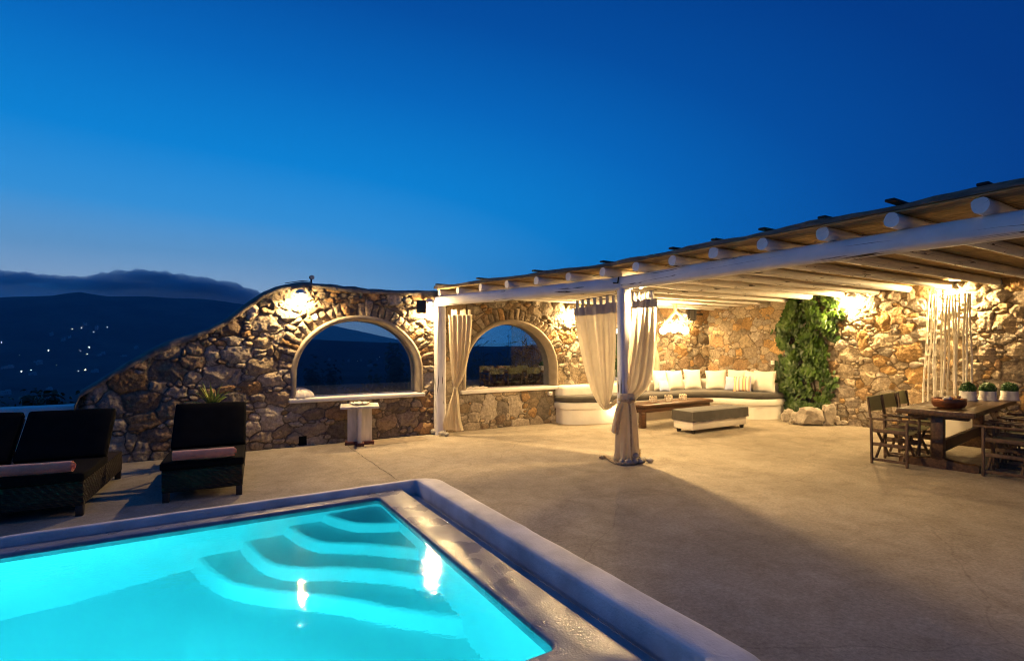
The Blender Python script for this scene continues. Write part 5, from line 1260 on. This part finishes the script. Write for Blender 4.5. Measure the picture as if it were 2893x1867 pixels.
for i, (x, y) in enumerate([(10.20, 3.28), (10.46, 3.12), (10.76, 2.95)]):
    p = Vector((x, y, .768)); t = thing('potted_basil', ['potted green basil in white cloth, nearest the bamboo canes', 'potted green basil in white cloth, middle of three', 'potted green basil in white cloth, farthest from the bamboo canes'][i], 'potted plant', p, 0, 'potted basil plants on the dining table')
    def cr(a, j, i=i): return 1 + .03 * math.sin(a * 5 + j * 1.3 + i) + .03 * mnoise.noise(Vector((a * 1.5, j * .9, i * 4.)))
    b = MB(); b.lathe([(.118 + .01 * (i == 1), 0), (.124, .012), (.106, .03), (.110, .055), (.102, .062), (.105, .095), (.10, .10), (.103, .142), (.097, .145), (.092, .125), (0, .12)], p, 36, cr); b.build('pot', M['potcloth'], t, smooth=True)
    b = MB(); r_ = random.Random(i + 5)
    for k in range(750):
        v = Vector((r_.gauss(0, 1), r_.gauss(0, 1), r_.gauss(0, 1))).normalized(); rr = .104 * (.70 + .3 * r_.random() ** .4) * (1 + .12 * mnoise.noise(v * 2.2 + Vector((i, 0, 0))))
        if v.z < -.45: continue
        b.add(*leafshape(p + Vector((0, 0, .178)) + v * rr, v + Vector((r_.uniform(-.6, .6), r_.uniform(-.6, .6), r_.uniform(-.3, .7))), Vector((r_.uniform(-1, 1), r_.uniform(-1, 1), .4)), r_.uniform(.016, .028)))
    b.build('foliage', M['basil'], t, smooth=False)

# ------------------------------------------------------------------ sun loungers
def make_lounger(label):
    """origin under the middle of the foot end, lying along +Y"""
    t = thing('sun_lounger', label, 'sun lounger', (0, 0, 0), 0, 'wicker sun loungers by the pool')
    w = .74
    b = MB(); b.box((0, .80, .215), (w, 1.60, .23), bev=.012); b.build('base', M['wicker'], t, world=False)
    for sx in (-1, 1):
        for y in (.04, 1.56):
            b = MB(); b.box((sx * (w / 2 - .035), y, .055), (.06, .06, .112), bev=.006); b.build('leg', M['rubber'], t, world=False)
    def pad(name, y0, z0, y1, z1, th, m):
        a, c = Vector((0, y0, z0)), Vector((0, y1, z1)); d = (c - a).normalized(); up = Vector((0, -d.z, d.y)); ln = (c - a).length
        bm = bmesh.new(); bmesh.ops.create_cube(bm, size=1)
        for v in bm.verts: v.co = Vector((v.co.x * (w + .03), v.co.y * ln, v.co.z * th))
        bmesh.ops.subdivide_edges(bm, edges=list(bm.edges), cuts=5, use_grid_fill=True)
        bmesh.ops.bevel(bm, geom=[e for e in bm.edges if len(e.link_faces) == 2 and e.calc_face_angle() > .5], offset=.025, segments=3, profile=.5, affect='EDGES')
        rot = Matrix((Vector((1, 0, 0)), d, up)).transposed()
        bm.verts.index_update(); vs = []
        for v in bm.verts:
            q = v.co.copy(); q.z += .010 * mnoise.noise(Vector((q.x * 4, q.y * 3, y0 * 5 + q.z * 9)))
            vs.append((a + c) / 2 + rot @ q + up * th / 2)
        b = MB(); b.add(vs, [[v.index for v in f.verts] for f in bm.faces]); bm.free(); return b.build(name, m, t, world=False)
    pad('seat_cushion', -.03, .332, .86, .332, .085, M['blackcushion'])
    pad('back_cushion', .80, .385, 1.26, .845, .085, M['blackcushion'])
    b = MB(); b.bar((0, .86, .325), (0, 1.335, .80), w - .02, .03, .008, up=(0, -1, 1)); b.build('backrest', M['wicker'], t, world=False)
    b = MB()
    for sx in (-1, 1): b.bar((sx * .25, 1.25, .70), (sx * .25, 1.42, .32), .025, .025)
    b.bar((-.25, 1.42, .33), (.25, 1.42, .33), .025, .025); b.build('prop', M['rubber'], t, world=False)
    return t
l0 = make_lounger('dark wicker sun lounger alone before the aloe, coral towel on its foot')
l0.location = (.05, 6.39, 0); l0.rotation_euler.z = R(-5)
dup(l0, (-1.30, 6.38, 0), R(-5), 'dark wicker sun lounger in shadow beside the parapet, towel across its foot')
dup(l0, (-2.09, 6.45, 0), R(-4), 'sun lounger at the picture edge, only its dark backrest showing')
def towel(c, dirx, ln, r, label):
    t_ = Vector((dirx[0], dirx[1], 0)).normalized(); nrm = Vector((-t_.y, t_.x, 0)); b = MB(); rows_ = []
    sp2 = [(r * (.18 + .82 * k / 60), k / 60 * 2 * math.pi * 3.2) for k in range(61)]
    ns = 14
    for j in range(ns + 1):
        x = (j / ns - .5) * ln; row = []
        for rr, a in sp2:
            q = rr * (1 + .05 * mnoise.noise(Vector((x * 5, math.cos(a), math.sin(a))))); zz = math.sin(a - 1.3) * q * .92; 
            row.append(Vector(c) + t_ * (x + .012 * math.sin(rr * 90) * (1 if j in (0, ns) else 0)) + nrm * (math.cos(a - 1.3) * q * 1.06) + Vector((0, 0, r * .9 + max(zz, -r * .88))))
        rows_.append(row)
    b.strip(rows_); o = b.build('rolled_towel', M['towel'], loc=c, smooth=True); tag(o, label, 'towel', 'rolled coral towels')
towel((.07, 6.40, .425), (.53, -.05), .56, .062, 'rolled coral towel on the lounger before the aloe')
towel((-1.27, 6.41, .425), (.48, -.06), .54, .064, 'rolled coral towel on the shadowed lounger by the parapet')

# ------------------------------------------------------------------ pedestal, dish, shells, aloe
t = thing('side_table', 'square white table on a cross shaped plank pedestal before the wall', 'table', (2.27, 8.60, 0), R(-14))
b = MB(); b.box((0, 0, .628), (.60, .56, .035), bev=.006); b.build('table_top', M['sidetable'], t, world=False)
b = MB(); b.box((0, 0, .335), (.38, .07, .56), bev=.004); b.build('plank', M['sidetable'], t, world=False)
b = MB(); b.box((0, -.115, .334), (.072, .155, .558), bev=.004); b.box((0, .115, .334), (.072, .155, .558), bev=.004); b.build('cross_plank', M['sidetable'], t, world=False)
b = MB(); b.box((0, 0, .029), (.46, .13, .055), bev=.006); b.box((0, -.14, .028), (.13, .15, .053), bev=.006); b.box((0, .14, .028), (.13, .15, .053), bev=.006); b.build('base', M['brownpaint'], t, world=False)
b = MB(); cS = Vector((2.27, 8.60, .647)); lp = []
for j in range(7):
    rr = .02 + .135 * j / 6; lp.append([(cS.x + rr * (1 + .22 * math.sin(5 * a) * j / 6) * math.cos(a), cS.y + rr * (1 + .22 * math.sin(5 * a) * j / 6) * math.sin(a), cS.z + .006 + .03 * (j / 6) ** 2 + .008 * math.sin(11 * a + j)) for a in np.linspace(0, 2 * math.pi, 50)])
b.strip(lp); b.strip([[(x, y, zz - .006) for x, y, zz in r_] for r_ in reversed(lp)]); b.strip([[(cS.x + .05 * math.cos(a), cS.y + .05 * math.sin(a), cS.z + q) for a in np.linspace(0, 6.283, 20)] for q in (0, .012)])
o = b.build('coral_dish', M['shell'], loc=cS, smooth=True); tag(o, 'wavy pale coral dish lying on the square white side table', 'dish')
# giant clam shell on the first sill
b = MB(); cS = Vector((1.41, WALLY - .0, WZ0 + .005)); up_ = []; nA, nB = 40, 12
for j in range(nB + 1):
    v = j / nB; row = []
    for i in range(nA + 1):
        a = math.pi * i / nA; fl_ = 1 + .10 * v * math.cos(7 * 2 * a); rr = .20 * math.sin(v * math.pi / 2) * fl_
        row.append(cS + Vector((rr * math.cos(a) * 1.05, -rr * math.sin(a) * .62 + .05, .145 * math.cos(v * math.pi / 2) * (1 + .1 * math.cos(14 * a) * v) + .006)))
    up_.append(row)
b.strip(up_); b.strip([[p + Vector((0, .10 * (1 - j / nB), 0)) for p in (r_[0], r_[-1])] + [] for j, r_ in enumerate(up_)])
o = b.build('clam_shell', M['shell'], loc=cS, smooth=True); tag(o, 'big ribbed clam shell on the window sill above the side table', 'shell')
for i, (x, ln, lb) in enumerate([(4.47, .13, 'stubby driftwood stick on the second window sill beside the curtain'), (4.58, .16, 'middle driftwood stick on the second window sill'), (4.72, .17, 'driftwood stick on the second window sill, farthest from the curtain')]):
    o = MB().tube([(0, 0, 0), (ln * .5, -.03, .012), (ln, -.05, .004)], [.016, .024, .016], 8).build('driftwood', M['shell'], loc=(0, 0, 0)); o.location = (x - .08, WALLY + .02, WZ0 + .024); tag(o, lb, 'driftwood')
t = thing('aloe', 'spiky aloe plant behind the lounger against the stone wall', 'plant', (.17, 8.42, 0))
b = MB(); b.lathe([(.16, 0), (.2, .3), (.23, .5), (.25, .52), (.25, .56), (.21, .56), (.2, .5), (0, .49)], (.17, 8.42, 0), 24); b.build('pot', M['terracotta'], t)
r_ = random.Random(5); b = MB()
for k in range(40):
    a = k * 2.399 + r_.uniform(-.2, .2); el_ = r_.uniform(-.05, 1.25) if k > 8 else r_.uniform(.9, 1.4); ln = r_.uniform(.26, .46)
    d = Vector((math.cos(a) * math.cos(el_), math.sin(a) * math.cos(el_) * .7, math.sin(el_))); sd = Vector((-math.sin(a), math.cos(a), 0)); c = Vector((.17, 8.42, .74)); rows_ = []
    for j in range(9):
        v = j / 8; p = c + d * ln * v + Vector((0, 0, -.16 * v * v * ln / .4 * math.cos(el_))); w = .026 * (1 - v ** 1.6) + .001; up2 = sd.cross(d).normalized()
        rows_.append([p - sd * w + up2 * .008, p - up2 * .010 * (1 - v), p + sd * w + up2 * .008])
    b.strip(rows_)
b.build('leaves', M['aloe'], t, smooth=True)
b = MB(); b.tube([(.17, 8.42, .48), (.17, 8.42, .75)], [.05, .04], 10); b.build('stem', M['bark'], t)

# ------------------------------------------------------------------ scrub beyond the walls
def bush(p, w, h, n, label, m='scrub', grp='bushes beyond the walls', seed=0, cat='bush', leaf=(.05, .11)):
    p = Vector((p[0], p[1], float(terrain_h(p[0], p[1])) - .1)); r_ = random.Random(seed); h = h - p.z
    t = thing('bush', label, cat, p, 0, grp); b = MB()
    cl = [(Vector((r_.gauss(0, w * .30), r_.gauss(0, w * .30), h * r_.uniform(.25, .9))), r_.uniform(.22, .42)) for _ in range(16)]
    for k in range(n):
        c, s_ = cl[k % 16]; v = Vector((r_.gauss(0, 1), r_.gauss(0, 1), r_.gauss(0, 1))); q = c + Vector((v.x * s_ * w * .33, v.y * s_ * w * .33, v.z * s_ * h * .22))
        if q.z > h * 1.03 or q.z < 0: continue
        b.add(*leafshape(p + q, v + Vector((0, 0, .4)), Vector((r_.uniform(-1, 1), r_.uniform(-1, 1), 1)), r_.uniform(*leaf)))
    b.build('foliage', M[m], t, smooth=False); b = MB()
    for k in range(9):
        c = cl[k][0]; b.tube([p, p + c * .5 + Vector((r_.uniform(-.1, .1), 0, .1)), p + c], [.03, .018, .006], 6)
    b.build('branches', M['bark'], t)
bush((2.0, 11.2), 1.1, 1.35, 1500, 'round dark bush seen through the arch above the side table, left of centre', seed=1)
bush((2.75, 11.8), 1.2, 1.05, 1500, 'broad dark bush seen through the arch above the side table, centre', seed=2)
bush((3.9, 11.6), 1.0, 1.62, 1700, 'tall pale bush filling the wall-post end of the first arch', 'dryreed', seed=3)
bush((-1.9, 11.9), 1.1, .86, 1300, 'dark bush rising over the parapet beside the wall end', seed=4)
bush((-2.55, 12.4), .9, .80, 1000, 'dark bush over the parapet, middle of the row', seed=5)
bush((-3.5, 12.2), 1.0, .82, 1000, 'dark bush over the parapet at the picture edge', seed=6)
def reeds(p, w, h, n, label, seed):
    p = Vector((p[0], p[1], float(terrain_h(p[0], p[1])) - .1)); r_ = random.Random(seed); h = h - p.z; t = thing('reed_clump', label, 'reeds', p, 0, 'reed clumps behind the second arch'); b = MB()
    for k in range(n):
        q = p + Vector((r_.gauss(0, w * .4), r_.gauss(0, w * .25), 0)); hh = h * (r_.uniform(.45, .86) if k > n * .06 else r_.uniform(.86, 1.02)); ln = Vector((r_.gauss(0, .16), r_.gauss(0, .16), 0))
        b.tube([q, q + ln * .3 + Vector((0, 0, hh * .5)), q + ln + Vector((0, 0, hh))], [.010, .007, .003], 4, cap=False)
        for j in range(7):
            v = r_.uniform(.3, 1); o_ = q + ln * v * v + Vector((0, 0, hh * v)); a = r_.uniform(0, 6.28); dv = Vector((math.cos(a), math.sin(a), r_.uniform(.2, 1.2))) * r_.uniform(.12, .3); sd = Vector((-math.sin(a), math.cos(a), 0)) * .011
            b.add([o_ - sd, o_ + sd, o_ + dv * .6 + sd * .8, o_ + dv + Vector((0, 0, -.05)), o_ + dv * .6 - sd * .8], [(0, 1, 2, 3, 4)])
    b.build('blades', M['dryreed'], t, smooth=False)
reeds((6.0, 11.4), 1.2, 1.9, 190, 'tall feathery reeds behind the second arch, curtain side', 1)
reeds((7.3, 11.6), 1.2, 2.15, 200, 'tallest reed clump with bent tips in the middle of the second arch', 2)
reeds((8.4, 11.2), 1.2, 1.7, 160, 'lower reeds behind the second arch, bench side', 3)
reeds((10.3, 11.4), 1.2, 1.8, 160, 'reeds behind the arch over the bench', 4)
